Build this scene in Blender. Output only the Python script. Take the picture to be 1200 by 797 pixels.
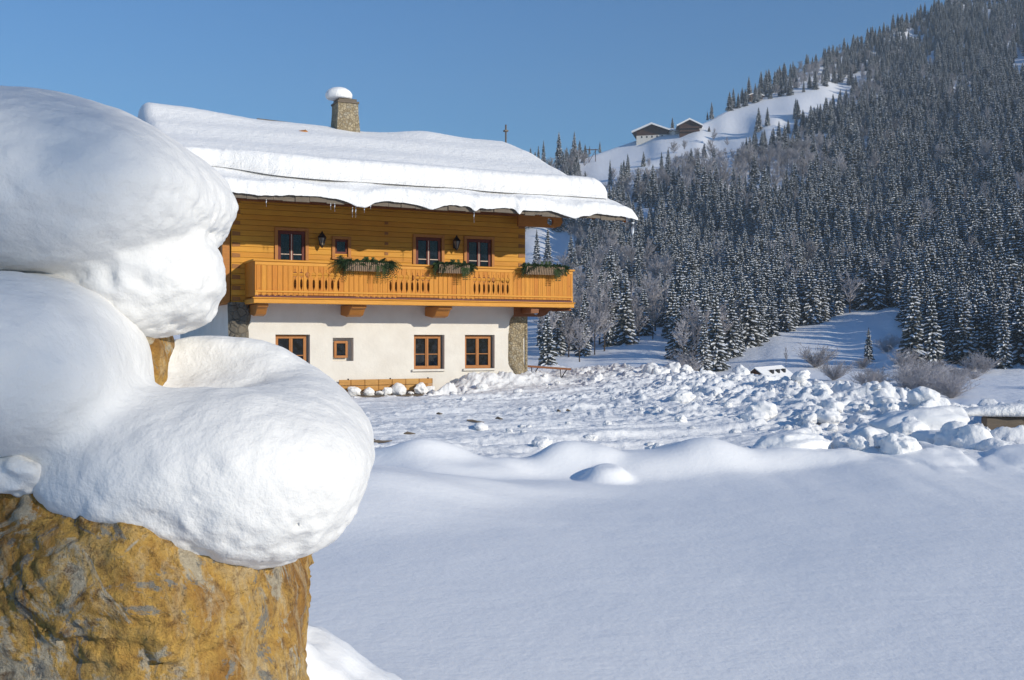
import bpy, bmesh, math, random
import numpy as np
from mathutils import Vector, Matrix

R = math.radians
scene = bpy.context.scene
for o in list(bpy.data.objects):
    bpy.data.objects.remove(o)
COL = scene.collection
random.seed(7)
EYE = 1.65

# ------------------------------------------------------------------ camera
cam_d = bpy.data.cameras.new("camera")
cam_d.sensor_width = 36.0
cam_d.lens = 36.0
cam_d.shift_y = -1.5 / 1200
cam_d.clip_start = 0.05
cam_d.clip_end = 6000
cam = bpy.data.objects.new("camera", cam_d)
COL.objects.link(cam)
cam.location = (0, 0, EYE)
cam.rotation_euler = (R(90), 0, 0)
scene.camera = cam

# ------------------------------------------------------------------ sky and sun
SUN_AZ_VEC = Vector((0.79, -0.615))          # where the sun stands, seen from above
SUN_EL = 19.5
world = bpy.data.worlds.new("World")
scene.world = world
world.use_nodes = True
wn = world.node_tree
bg = wn.nodes['Background']
sky = wn.nodes.new('ShaderNodeTexSky')
sky.sky_type = 'NISHITA'
sky.sun_disc = False
sky.sun_elevation = R(SUN_EL)
sky.sun_rotation = math.atan2(SUN_AZ_VEC.x, SUN_AZ_VEC.y)
sky.altitude = 900
sky.air_density = 1.6
sky.dust_density = 0.0
sky.ozone_density = 10.0
wn.links.new(sky.outputs[0], bg.inputs[0])
bg.inputs[1].default_value = 0.073

sun_d = bpy.data.lights.new("sun", 'SUN')
sun_d.energy = 2.35
sun_d.angle = R(0.8)
sun_d.color = (1.0, 0.925, 0.78)
sun = bpy.data.objects.new("sun", sun_d)
COL.objects.link(sun)
sdir = Vector((SUN_AZ_VEC.x, SUN_AZ_VEC.y, math.tan(R(SUN_EL)) * SUN_AZ_VEC.length)).normalized()
sun.rotation_euler = sdir.to_track_quat('Z', 'Y').to_euler()
sun.location = (40, -40, 40)

vs = scene.view_settings
vs.view_transform = 'Standard'
vs.look = 'None'
vs.exposure = 0.75
vs.gamma = 1.0
vs.use_curve_mapping = False

# ------------------------------------------------------------------ noise helpers
def _h(ix, iy, iz, seed):
    n = (ix * 374761393 + iy * 668265263 + iz * 2147483647 + seed * 974634777).astype(np.int64)
    n = (n ^ (n >> 13)) * 1274126177
    n = n & 0x7fffffff
    n = (n ^ (n >> 16)) & 0xffffff
    return n / float(0xffffff)

def vnoise3(x, y, z, seed=0):
    x = np.asarray(x, float); y = np.asarray(y, float); z = np.asarray(z, float)
    x, y, z = np.broadcast_arrays(x, y, z)
    ix = np.floor(x).astype(np.int64); iy = np.floor(y).astype(np.int64); iz = np.floor(z).astype(np.int64)
    fx = x - ix; fy = y - iy; fz = z - iz
    fx = fx * fx * fx * (fx * (fx * 6 - 15) + 10); fy = fy * fy * fy * (fy * (fy * 6 - 15) + 10)
    fz = fz * fz * (3 - 2 * fz)
    def c(a, b, d): return _h(ix + a, iy + b, iz + d, seed)
    v00 = c(0, 0, 0) * (1 - fx) + c(1, 0, 0) * fx
    v10 = c(0, 1, 0) * (1 - fx) + c(1, 1, 0) * fx
    v01 = c(0, 0, 1) * (1 - fx) + c(1, 0, 1) * fx
    v11 = c(0, 1, 1) * (1 - fx) + c(1, 1, 1) * fx
    return ((v00 * (1 - fy) + v10 * fy) * (1 - fz) + (v01 * (1 - fy) + v11 * fy) * fz) * 2 - 1

def vnoise(x, y, seed=0):
    x = np.asarray(x, float); y = np.asarray(y, float)
    x, y = np.broadcast_arrays(x, y)
    ix = np.floor(x).astype(np.int64); iy = np.floor(y).astype(np.int64)
    z = np.zeros_like(ix)
    fx = x - ix; fy = y - iy
    fx = fx * fx * fx * (fx * (fx * 6 - 15) + 10); fy = fy * fy * fy * (fy * (fy * 6 - 15) + 10)
    a = _h(ix, iy, z, seed) * (1 - fx) + _h(ix + 1, iy, z, seed) * fx
    b = _h(ix, iy + 1, z, seed) * (1 - fx) + _h(ix + 1, iy + 1, z, seed) * fx
    return (a * (1 - fy) + b * fy) * 2 - 1

def fbm(x, y, octv=4, seed=0, gain=0.5):
    s = 0; a = 1.0; t = 0
    c, sn = math.cos(0.6), math.sin(0.6)
    for i in range(octv):
        s = s + a * vnoise(x, y, seed + i * 17)
        t += a; a *= gain
        x, y = (c * x - sn * y) * 2.03 + 11.3, (sn * x + c * y) * 2.03 - 7.7
    return s / t

def fbm3(x, y, z, octv=4, seed=0, gain=0.5):
    s = 0; a = 1.0; t = 0
    for i in range(octv):
        s = s + a * vnoise3(x, y, z, seed + i * 17)
        t += a; a *= gain
        x, y, z = x * 2.03 + 11.3, y * 2.03 - 7.7, z * 2.03 + 3.1
    return s / t

def worley(x, y, seed=0):
    """distance to the nearest feature point and a random value of that cell"""
    x, y = np.broadcast_arrays(np.asarray(x, float), np.asarray(y, float))
    ix = np.floor(x).astype(np.int64); iy = np.floor(y).astype(np.int64)
    best = np.full(x.shape, 9.0); val = np.zeros(x.shape)
    z = np.zeros_like(ix)
    for a in (-1, 0, 1):
        for b in (-1, 0, 1):
            jx = ix + a; jy = iy + b
            px = jx + _h(jx, jy, z, seed); py = jy + _h(jx, jy, z, seed + 5)
            r = _h(jx, jy, z, seed + 9)
            d = np.hypot(px - x, py - y)
            m = d < best
            best = np.where(m, d, best); val = np.where(m, r, val)
    return best, val

def sstep(a, b, x):
    t = np.clip((x - a) / (b - a), 0, 1)
    return t * t * (3 - 2 * t)

# ------------------------------------------------------------------ object helpers
def tag(o, label=None, cat=None, group=None, kind=None):
    if label: o['label'] = label
    if cat: o['category'] = cat
    if group: o['group'] = group
    if kind: o['kind'] = kind
    return o

def empty(name, loc=(0, 0, 0), rz=0.0):
    o = bpy.data.objects.new(name, None)
    o.empty_display_size = 0.3
    o.location = loc
    o.rotation_euler = (0, 0, rz)
    COL.objects.link(o)
    return o

class MB:
    def __init__(s):
        s.v = []; s.f = []; s.mi = []
    def quad(s, pts, mi=0):
        n = len(s.v); s.v += [tuple(p) for p in pts]; s.f.append(tuple(range(n, n + len(pts)))); s.mi.append(mi)
        return s
    def box(s, x0, x1, y0, y1, z0, z1, mi=0, bev=0.0, M=None):
        P = [(x, y, z) for x in (x0, x1) for y in (y0, y1) for z in (z0, z1)]
        if M is not None: P = [tuple(M @ Vector(p)) for p in P]
        n = len(s.v); s.v += P
        for q in ((0, 1, 3, 2), (4, 6, 7, 5), (0, 4, 5, 1), (2, 3, 7, 6), (0, 2, 6, 4), (1, 5, 7, 3)):
            s.f.append(tuple(n + i for i in q)); s.mi.append(mi)
        return s
    def bar(s, a, b, w, h=None, mi=0, up=(0, 0, 1)):
        """rectangular bar from a to b"""
        a = Vector(a); b = Vector(b); h = h or w
        d = (b - a); L = d.length; d.normalize()
        side = d.cross(Vector(up))
        if side.length < 1e-4: side = d.cross(Vector((1, 0, 0)))
        side.normalize(); u = side.cross(d)
        n = len(s.v)
        for p in (a, b):
            for (i, j) in ((-1, -1), (1, -1), (1, 1), (-1, 1)):
                s.v.append(tuple(p + side * i * w / 2 + u * j * h / 2))
        for q in ((0, 3, 2, 1), (4, 5, 6, 7), (0, 1, 5, 4), (1, 2, 6, 5), (2, 3, 7, 6), (3, 0, 4, 7)):
            s.f.append(tuple(n + i for i in q)); s.mi.append(mi)
        return s
    def tube(s, pts, rad, n=8, mi=0, cap=True):
        pts = [Vector(p) for p in pts]
        if not hasattr(rad, '__len__'): rad = [rad] * len(pts)
        base = len(s.v); k = len(pts)
        for i, p in enumerate(pts):
            d = (pts[min(i + 1, k - 1)] - pts[max(i - 1, 0)]).normalized()
            a = d.cross(Vector((0, 0, 1)))
            if a.length < 1e-3: a = Vector((1, 0, 0))
            a.normalize(); b = d.cross(a)
            for j in range(n):
                t = 2 * math.pi * j / n
                s.v.append(tuple(p + (a * math.cos(t) + b * math.sin(t)) * rad[i]))
        for i in range(k - 1):
            for j in range(n):
                j2 = (j + 1) % n
                s.f.append((base + i * n + j, base + i * n + j2, base + (i + 1) * n + j2, base + (i + 1) * n + j)); s.mi.append(mi)
        if cap:
            s.f.append(tuple(base + j for j in range(n))); s.mi.append(mi)
            s.f.append(tuple(base + (k - 1) * n + j for j in reversed(range(n)))); s.mi.append(mi)
        return s
    def prism(s, poly, y0, y1, mi=0, axis='y'):
        """poly in (x,z), extruded along y (axis y); axis x: poly in (y,z); axis z: poly in (x,y)"""
        def P(a, b, t):
            return {'y': (a, t, b), 'x': (t, a, b), 'z': (a, b, t)}[axis]
        n = len(s.v); m = len(poly)
        s.v += [P(a, b, y0) for a, b in poly] + [P(a, b, y1) for a, b in poly]
        s.f.append(tuple(n + i for i in range(m))); s.mi.append(mi)
        s.f.append(tuple(n + m + i for i in reversed(range(m)))); s.mi.append(mi)
        for i in range(m):
            j = (i + 1) % m
            s.f.append((n + i, n + m + i, n + m + j, n + j)); s.mi.append(mi)
        return s
    def build(s, name, mats, parent=None, smooth=False, bevel=0.0, loc=None, rz=None, fix=True):
        me = bpy.data.meshes.new(name)
        me.from_pydata(s.v, [], s.f)
        if not isinstance(mats, (list, tuple)): mats = [mats]
        for m in mats: me.materials.append(m)
        if len(mats) > 1: me.polygons.foreach_set('material_index', s.mi)
        if fix:
            bm = bmesh.new(); bm.from_mesh(me)
            bmesh.ops.recalc_face_normals(bm, faces=bm.faces)
            if bevel > 0:
                bmesh.ops.remove_doubles(bm, verts=bm.verts, dist=1e-5)
                bmesh.ops.bevel(bm, geom=[e for e in bm.edges if e.is_manifold and e.calc_face_angle(0) > 0.5],
                                offset=bevel, segments=1, affect='EDGES', clamp_overlap=True)
            bm.to_mesh(me); bm.free()
        if smooth: me.polygons.foreach_set('use_smooth', [True] * len(me.polygons))
        me.update()
        o = bpy.data.objects.new(name, me)
        COL.objects.link(o)
        if parent is not None: o.parent = parent
        if loc: o.location = loc
        if rz: o.rotation_euler = (0, 0, rz)
        return o

def mesh_np(name, V, F, mats, parent=None, smooth=True, mi=None):
    me = bpy.data.meshes.new(name)
    V = np.asarray(V, np.float32); F = np.asarray(F, np.int32)
    me.vertices.add(len(V)); me.vertices.foreach_set('co', V.ravel())
    k = F.shape[1]
    me.loops.add(F.size); me.loops.foreach_set('vertex_index', F.ravel())
    me.polygons.add(len(F))
    me.polygons.foreach_set('loop_start', np.arange(0, F.size, k, dtype=np.int32))
    me.polygons.foreach_set('loop_total', np.full(len(F), k, np.int32))
    if not isinstance(mats, (list, tuple)): mats = [mats]
    for m in mats: me.materials.append(m)
    if mi is not None: me.polygons.foreach_set('material_index', np.asarray(mi, np.int32))
    me.polygons.foreach_set('use_smooth', np.full(len(F), smooth))
    me.update(calc_edges=True); me.validate()
    o = bpy.data.objects.new(name, me)
    COL.objects.link(o)
    if parent is not None: o.parent = parent
    return o

def grid_faces(nr, nc):
    i = np.arange(nr - 1)[:, None] * nc + np.arange(nc - 1)[None, :]
    i = i.ravel()
    return np.stack([i, i + 1, i + nc + 1, i + nc], 1)

def surface_nets(fn, lo, hi, h):
    """closed mesh of the zero level of fn(x,y,z) (negative inside)"""
    xs = np.arange(lo[0], hi[0] + h, h); ys = np.arange(lo[1], hi[1] + h, h); zs = np.arange(lo[2], hi[2] + h, h)
    X, Y, Z = np.meshgrid(xs, ys, zs, indexing='ij')
    S = fn(X, Y, Z)
    S[0, :, :] = S[-1, :, :] = 1; S[:, 0, :] = S[:, -1, :] = 1; S[:, :, 0] = S[:, :, -1] = 1
    ins = S < 0
    nx, ny, nz = S.shape
    cnt = np.zeros((nx - 1, ny - 1, nz - 1)); acc = np.zeros((nx - 1, ny - 1, nz - 1, 3))
    corners = [(a, b, c) for a in (0, 1) for b in (0, 1) for c in (0, 1)]
    def sub(A, c): return A[c[0]:nx - 1 + c[0], c[1]:ny - 1 + c[1], c[2]:nz - 1 + c[2]]
    for p in corners:
        for ax in range(3):
            if p[ax]: continue
            q = list(p); q[ax] = 1
            sp = sub(S, p); sq = sub(S, q)
            m = (sp < 0) != (sq < 0)
            t = np.where(m, sp / np.where(m, sp - sq, 1), 0)
            cnt += m
            for d in range(3):
                acc[..., d] += np.where(m, p[d] + (t if d == ax else 0), 0)
    act = cnt > 0
    idx = np.full(act.shape, -1, np.int64); idx[act] = np.arange(act.sum())
    I = np.argwhere(act)
    P = acc[act] / cnt[act][:, None]
    V = (I + P) * h + np.array([xs[0], ys[0], zs[0]])
    F = []
    for ax in range(3):
        a, b = [(1, 2), (2, 0), (0, 1)][ax]
        s0 = [slice(1, -1)] * 3; s0[ax] = slice(0, -1)
        s1 = [slice(1, -1)] * 3; s1[ax] = slice(1, None)
        A = ins[tuple(s0)]; B = ins[tuple(s1)]
        for m, flip in ((A & ~B, False), (~A & B, True)):
            e = np.argwhere(m)
            if not len(e): continue
            off = np.ones(3, int); off[ax] = 0
            e = e + off
            c = []
            for (da, db) in ((-1, -1), (0, -1), (0, 0), (-1, 0)):
                g = e.copy(); g[:, a] += da; g[:, b] += db
                c.append(idx[g[:, 0], g[:, 1], g[:, 2]])
            q = np.stack(c, 1)
            if flip: q = q[:, ::-1]
            F.append(q)
    F = np.concatenate(F)
    return V, F

def copy_tree(o, parent=None):
    c = o.copy(); COL.objects.link(c)
    if parent is not None: c.parent = parent
    for ch in [x for x in o.children]:
        copy_tree(ch, c)
    return c

# ------------------------------------------------------------------ materials
class NT:
    def __init__(s, name):
        s.m = bpy.data.materials.new(name); s.m.use_nodes = True
        s.t = s.m.node_tree; s.b = s.t.nodes['Principled BSDF']; s.out = s.t.nodes['Material Output']
    def n(s, typ, **kw):
        nd = s.t.nodes.new(typ)
        for k, v in kw.items():
            if k in nd.inputs.keys(): nd.inputs[k].default_value = v
            else: setattr(nd, k, v)
        return nd
    def l(s, a, b): s.t.links.new(a, b)
    def coord(s, scale=(1, 1, 1), space='Object', rot=(0, 0, 0)):
        tc = s.n('ShaderNodeTexCoord'); mp = s.n('ShaderNodeMapping')
        mp.inputs['Scale'].default_value = scale; mp.inputs['Rotation'].default_value = rot
        s.l(tc.outputs[space], mp.inputs[0]); return mp.outputs[0]
    def noise(s, vec, scale, detail=4, rough=0.55, dist=0.0):
        nd = s.n('ShaderNodeTexNoise'); nd.inputs['Scale'].default_value = scale
        nd.inputs['Detail'].default_value = detail; nd.inputs['Roughness'].default_value = rough
        nd.inputs['Distortion'].default_value = dist
        s.l(vec, nd.inputs['Vector']); return nd.outputs['Fac']
    def ramp(s, fac, stops):
        r = s.n('ShaderNodeValToRGB'); e = r.color_ramp.elements
        while len(e) < len(stops): e.new(0.5)
        for i, (p, c) in enumerate(stops):
            e[i].position = p
            e[i].color = (c[0], c[1], c[2], 1) if hasattr(c, '__len__') else (c, c, c, 1)
        s.l(fac, r.inputs[0]); return r.outputs[0]
    def mix(s, fac, a, b, blend='MIX'):
        m = s.n('ShaderNodeMix', data_type='RGBA', blend_type=blend)
        if hasattr(fac, 'links') or hasattr(fac, 'is_linked'): s.l(fac, m.inputs[0])
        else: m.inputs[0].default_value = fac
        for v, i in ((a, 6), (b, 7)):
            if hasattr(v, 'is_linked'): s.l(v, m.inputs[i])
            else: m.inputs[i].default_value = (*v, 1)
        return m.outputs[2]
    def math(s, op, a, b=None):
        m = s.n('ShaderNodeMath', operation=op)
        for v, i in ((a, 0), (b, 1)):
            if v is None: continue
            if hasattr(v, 'is_linked'): s.l(v, m.inputs[i])
            else: m.inputs[i].default_value = v
        return m.outputs[0]
    def bump(s, h, strength=0.5, dist=0.02, normal=None):
        b = s.n('ShaderNodeBump'); b.inputs['Strength'].default_value = strength
        b.inputs['Distance'].default_value = dist
        s.l(h, b.inputs['Height'])
        if normal is not None: s.l(normal, b.inputs['Normal'])
        return b.outputs[0]
    def done(s, col=None, rough=0.6, nrm=None, spec=0.5, metal=0.0):
        if col is not None:
            if hasattr(col, 'is_linked'): s.l(col, s.b.inputs['Base Color'])
            else: s.b.inputs['Base Color'].default_value = (*col, 1)
        if hasattr(rough, 'is_linked'): s.l(rough, s.b.inputs['Roughness'])
        else: s.b.inputs['Roughness'].default_value = rough
        s.b.inputs['Specular IOR Level'].default_value = spec
        s.b.inputs['Metallic'].default_value = metal
        if nrm is not None: s.l(nrm, s.b.inputs['Normal'])
        return s.m

def snow_mat(name, fine=60.0, fdist=0.006, coarse=9.0, cdist=0.02, col=(0.88, 0.89, 0.92), dirt=0.0, sss=0.0):
    t = NT(name); v = t.coord()
    a = t.noise(v, fine, 3, 0.6); b = t.noise(v, coarse, 4, 0.55)
    n1 = t.bump(b, 0.8, cdist); n2 = t.bump(a, 0.8, fdist, n1)
    c = t.mix(t.ramp(t.noise(v, coarse * 0.35, 3), [(0.35, 0.0), (0.65, 1.0)]), tuple(x * 0.97 for x in col), col)
    if dirt > 0:
        c = t.mix(t.ramp(t.noise(v, 2.3, 6, 0.7), [(0.62, 0.0), (0.78, dirt)]), c, (0.45, 0.40, 0.33))
    if sss > 0:
        t.b.inputs['Subsurface Weight'].default_value = sss
        t.b.inputs['Subsurface Radius'].default_value = (0.03, 0.04, 0.06)
        t.b.inputs['Subsurface Scale'].default_value = 0.6
    return t.done(c, 0.65, n2, 0.25)

def wood_mat(name, col, dark=0.72, grain=(1.5, 1.5, 30), board=None, axis='X', rough=0.6, bd=0.004, knots=True):
    """grain: scale per axis (large across the grain). board=(axis, width) adds joints and tone per board"""
    t = NT(name); v = t.coord(grain)
    g = t.noise(v, 2.0, 5, 0.6, 0.6)
    c = t.mix(t.ramp(g, [(0.3, 0.0), (0.7, 1.0)]), tuple(x * dark for x in col), col)
    c = t.mix(t.ramp(t.noise(t.coord((1, 1, 1)), 1.1, 6, 0.65), [(0.35, 0.0), (0.7, 0.55)]), c, tuple(x * k for x, k in zip(col, (0.72, 0.64, 0.55))))
    if knots:
        k = t.n('ShaderNodeTexVoronoi'); k.inputs['Scale'].default_value = 2.6
        t.l(t.coord((1, 1, 1)), k.inputs['Vector'])
        c = t.mix(t.ramp(k.outputs['Distance'], [(0.03, 0.75), (0.09, 0.0)]), c, tuple(x * 0.45 for x in col))
    nrm = t.bump(g, 0.35, 0.004)
    if board:
        ax, w = board
        sp = t.n('ShaderNodeSeparateXYZ'); t.l(t.coord(), sp.inputs[0])
        q = t.math('DIVIDE', sp.outputs[ax], w)
        fr = t.math('FRACT', q); fl = t.math('FLOOR', q)
        wn_ = t.n('ShaderNodeTexWhiteNoise', noise_dimensions='1D'); t.l(fl, wn_.inputs['W'])
        c = t.mix(t.ramp(wn_.outputs['Value'], [(0.0, 0.0), (1.0, 1.0)]), c, t.mix(1.0, c, (0.86, 0.72, 0.55), 'MULTIPLY'))
        j = t.ramp(fr, [(0.0, 0.0), (0.05, 1.0), (0.95, 1.0), (1.0, 0.0)])
        c = t.mix(j, t.mix(1.0, c, (0.45, 0.36, 0.28), 'MULTIPLY'), c)
        nrm = t.bump(j, 0.9, 0.012, nrm)
    return t.done(c, rough, nrm, 0.35)

M = {}
M['snow_fine'] = snow_mat('foreground_snow', 40, 0.0065, 16, 0.004, col=(0.77, 0.762, 0.75))
M['snow_field'] = snow_mat('field_snow', 25, 0.004, 5, 0.009, col=(0.86, 0.875, 0.91))
_t = NT('trodden_snow'); _v = _t.coord()
_at = _t.n('ShaderNodeAttribute'); _at.attribute_name = 'churned'
_h1 = _t.math('MULTIPLY', _t.noise(_v, 9, 7, 0.72), _t.math('MULTIPLY', _at.outputs['Fac'], 3.0))
_n1 = _t.bump(_t.noise(_t.coord((0.9, 3.5, 1), rot=(0, 0, 0.5)), 1.3, 4), 0.7, 0.007, _t.bump(_t.noise(_v, 5, 4), 0.8, 0.009, _t.bump(_t.noise(_v, 25, 3), 0.8, 0.004)))
M['snow_ground'] = _t.done((0.89, 0.89, 0.895), 0.65, _t.bump(_h1, 1.0, 0.012, _n1), 0.25)
M['snow_roof'] = snow_mat('roof_snow', 22, 0.03, 5, 0.05, col=(0.89, 0.885, 0.88))
M['snow_lump'] = snow_mat('clod_snow', 16, 0.012, 5, 0.03, col=(0.89, 0.885, 0.88), dirt=0.0)
M['ice'] = NT('ice').done((0.85, 0.90, 0.95), 0.15, None, 0.6)
M['ice'].node_tree.nodes['Principled BSDF'].inputs['Transmission Weight'].default_value = 0.0
M['log'] = wood_mat('golden_log_wood', (0.73, 0.36, 0.034), 0.80, (1.2, 8, 16), board=('Z', 0.165))
M['beam'] = wood_mat('beam_wood', (0.50, 0.20, 0.038), 0.70, (2, 14, 14))
M['beam_dark'] = wood_mat('red_brown_beam_wood', (0.26, 0.095, 0.032), 0.65, (2, 14, 14))
M['plank_v'] = wood_mat('balcony_board_wood', (0.72, 0.300, 0.026), 0.74, (14, 14, 1.2), board=('X', 0.155))
M['rail'] = wood_mat('rail_wood', (0.74, 0.335, 0.042), 0.80, (1.2, 14, 14), knots=False)
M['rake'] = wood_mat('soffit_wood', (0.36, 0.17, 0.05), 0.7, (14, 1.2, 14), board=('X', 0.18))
M['casing'] = wood_mat('casing_wood', (0.52, 0.215, 0.05), 0.75, (10, 10, 3), knots=False)
M['sash_red'] = wood_mat('dark_red_sash', (0.16, 0.030, 0.018), 0.7, (10, 10, 3), knots=False)
M['sash_wood'] = wood_mat('orange_sash', (0.46, 0.19, 0.055), 0.8, (10, 10, 3), knots=False)
M['muntin'] = NT('white_glazing_bar').done((0.55, 0.42, 0.33), 0.5)
M['scallop'] = NT('dark_red_trim').done((0.12, 0.022, 0.012), 0.6)
M['bench'] = wood_mat('bench_wood', (0.60, 0.34, 0.10), 0.7, (1.5, 14, 14), board=('X', 0.46))
M['grey_wood'] = wood_mat('grey_weathered_wood', (0.16, 0.13, 0.10), 0.6, (2, 12, 12))
M['old_wood'] = wood_mat('sunburnt_barn_wood', (0.10, 0.050, 0.030), 0.6, (6, 6, 1.2), board=('X', 0.3))
M['picket'] = NT('weathered_picket').done((0.27, 0.18, 0.11), 0.7)
M['iron'] = NT('black_iron').done((0.02, 0.018, 0.017), 0.45, None, 0.5)
M['lampglass'] = NT('lamp_glass').done((0.25, 0.22, 0.17), 0.1, None, 0.6)
_t = NT('window_glass'); _v = _t.coord()
M['glass'] = _t.done(_t.ramp(_t.noise(_v, 5.0, 3), [(0.42, (0.002, 0.0025, 0.004)), (0.62, (0.010, 0.014, 0.022))]), 0.04, _t.bump(_t.noise(_v, 1.6, 1), 0.25, 0.02), 0.35)
_t = NT('rough_cream_plaster'); _v = _t.coord()
M['plaster'] = _t.done(_t.mix(_t.ramp(_t.noise(_v, 1.3, 5), [(0.35, 0.0), (0.7, 1.0)]), (0.75, 0.715, 0.655), (0.67, 0.63, 0.57)), 0.85,
                       _t.bump(_t.noise(_v, 3.5, 6, 0.6), 0.6, 0.03), 0.2)
def stone_mat(name, c1, c2, c3, scale=5.0):
    t = NT(name); v = t.coord()
    vo = t.n('ShaderNodeTexVoronoi', feature='F1'); vo.inputs['Scale'].default_value = scale; t.l(v, vo.inputs['Vector'])
    ve = t.n('ShaderNodeTexVoronoi', feature='DISTANCE_TO_EDGE'); ve.inputs['Scale'].default_value = scale; t.l(v, ve.inputs['Vector'])
    sp = t.n('ShaderNodeSeparateColor'); t.l(vo.outputs['Color'], sp.inputs[0])
    c = t.ramp(sp.outputs[0], [(0.0, c1), (0.5, c2), (1.0, c3)])
    c = t.mix(t.ramp(t.noise(v, scale * 4, 5), [(0.3, 0.0), (0.7, 0.6)]), c, tuple(x * 0.55 for x in c2))
    c = t.mix(t.ramp(ve.outputs['Distance'], [(0.0, 0.45), (0.09, 1.0)]), tuple(x * 0.6 for x in c1), c)
    n = t.bump(t.ramp(ve.outputs['Distance'], [(0.0, 0.0), (0.15, 1.0)]), 0.8, 0.03, t.bump(t.noise(v, scale * 5, 4), 0.6, 0.01))
    return t.done(c, 0.85, n, 0.2)
M['stone'] = stone_mat('rubble_stone', (0.26, 0.20, 0.12), (0.50, 0.41, 0.27), (0.38, 0.34, 0.27), 11.0)
M['stone_dark'] = stone_mat('dark_quoin_stone', (0.13, 0.12, 0.10), (0.20, 0.17, 0.13), (0.16, 0.15, 0.13), 5.0)
# ochre boulder
_t = NT('ochre_rock'); _v = _t.coord()
_big = _t.noise(_v, 2.6, 9, 0.70, 0.9)
_c = _t.ramp(_big, [(0.28, (0.12, 0.050, 0.014)), (0.42, (0.38, 0.19, 0.038)), (0.54, (0.60, 0.36, 0.085)), (0.68, (0.52, 0.38, 0.19))])
_st = _t.noise(_t.coord((9, 9, 2.2), rot=(0.0, 0.5, 0.0)), 1.0, 7, 0.72, 1.4)
_c = _t.mix(_t.ramp(_st, [(0.50, 0.0), (0.66, 0.75)]), _c, (0.60, 0.47, 0.28))
_g = _t.noise(_t.coord((1, 1, 1), rot=(0.4, 0.2, 0.9)), 4.0, 7, 0.68, 1.6)
_c = _t.mix(_t.ramp(_g, [(0.53, 0.0), (0.58, 0.9)]), _c, (0.52, 0.47, 0.36))
_f = _t.noise(_v, 2.7, 6, 0.72, 2.4)
_c = _t.mix(_t.ramp(_f, [(0.56, 0.0), (0.60, 0.9)]), _c, (0.24, 0.25, 0.23))
_c = _t.mix(_t.ramp(_t.noise(_v, 17, 6, 0.75), [(0.33, 0.85), (0.48, 0.0)]), _c, (0.10, 0.045, 0.015))
_c = _t.mix(_t.ramp(_t.noise(_v, 60, 4, 0.7), [(0.35, 0.35), (0.65, 0.0)]), _c, (0.16, 0.09, 0.04))
_mg = _t.n('ShaderNodeTexVoronoi', feature='DISTANCE_TO_EDGE'); _mg.inputs['Scale'].default_value = 3.4
_wv = _t.n('ShaderNodeMix', data_type='VECTOR'); _wv.inputs[0].default_value = 0.22
_nz = _t.n('ShaderNodeTexNoise'); _nz.inputs['Scale'].default_value = 5.0; _nz.inputs['Detail'].default_value = 5; _t.l(_v, _nz.inputs['Vector'])
_t.l(_v, _wv.inputs[4]); _t.l(_nz.outputs['Color'], _wv.inputs[5]); _t.l(_wv.outputs[1], _mg.inputs['Vector'])
_cr = _t.ramp(_mg.outputs['Distance'], [(0.0, 0.0), (0.025, 1.0)])
_n = _t.bump(_cr, 0.5, 0.012, _t.bump(_t.noise(_v, 34, 6, 0.75), 1.0, 0.018, _t.bump(_t.noise(_v, 9, 5, 0.7), 1.0, 0.035)))
M['rock'] = _t.done(_c, 0.75, _n, 0.3)
# foliage
_t = NT('spruce_needles'); _v = _t.coord()
_oi = _t.n('ShaderNodeObjectInfo')
M['needle'] = _t.done(_t.mix(_oi.outputs['Random'], (0.050, 0.062, 0.064), (0.090, 0.090, 0.080)), 0.8, None, 0.15)
_t = NT('snow_on_branches')
M['tsnow'] = _t.done((0.86, 0.88, 0.92), 0.8, None, 0.1)
M['bark'] = NT('spruce_bark').done((0.065, 0.048, 0.038), 0.9, None, 0.1)
_t = NT('frosted_twigs'); _oi = _t.n('ShaderNodeObjectInfo')
M['twig'] = _t.done(_t.mix(_oi.outputs['Random'], (0.40, 0.37, 0.37), (0.62, 0.59, 0.60)), 0.9, None, 0.1)
M['needle_box'] = NT('fir_garland_green').done((0.012, 0.028, 0.010), 0.7, None, 0.2)
M['needle_box2'] = NT('fir_garland_light_green').done((0.035, 0.060, 0.018), 0.7, None, 0.2)
# ================================================================== GROUND
RIM = [(-120, 120), (-60, 80), (-14, 62), (1.0, 52), (3.4, 44), (5.7, 35), (7.9, 27.5), (9.0, 22.5), (9.4, 19), (9.9, 16), (13, 11), (24, 3), (60, -20), (160, -160)]
RIM_POLY = RIM + [(-300, -160), (-300, 120)]
def rim_dist(X, Y):
    d = np.full(X.shape, 1e9)
    for (ax, ay), (bx, by) in zip(RIM[:-1], RIM[1:]):
        vx, vy = bx - ax, by - ay
        t = np.clip(((X - ax) * vx + (Y - ay) * vy) / (vx * vx + vy * vy), 0, 1)
        d = np.minimum(d, np.hypot(X - ax - t * vx, Y - ay - t * vy))
    ins = np.zeros(X.shape, bool)
    n = len(RIM_POLY)
    for i in range(n):
        x1, y1 = RIM_POLY[i]; x2, y2 = RIM_POLY[(i + 1) % n]
        if y1 == y2: continue
        c = ((y1 > Y) != (y2 > Y)) & (X < (x2 - x1) * (Y - y1) / (y2 - y1) + x1)
        ins ^= c
    return np.where(ins, d, -d)       # positive = on the yard side

HT = R(26); HX, HY = -8.5, 31.0
def house_uv(X, Y):
    dx, dy = X - HX, Y - HY
    return dx * math.cos(HT) + dy * math.sin(HT), -dx * math.sin(HT) + dy * math.cos(HT)

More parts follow.
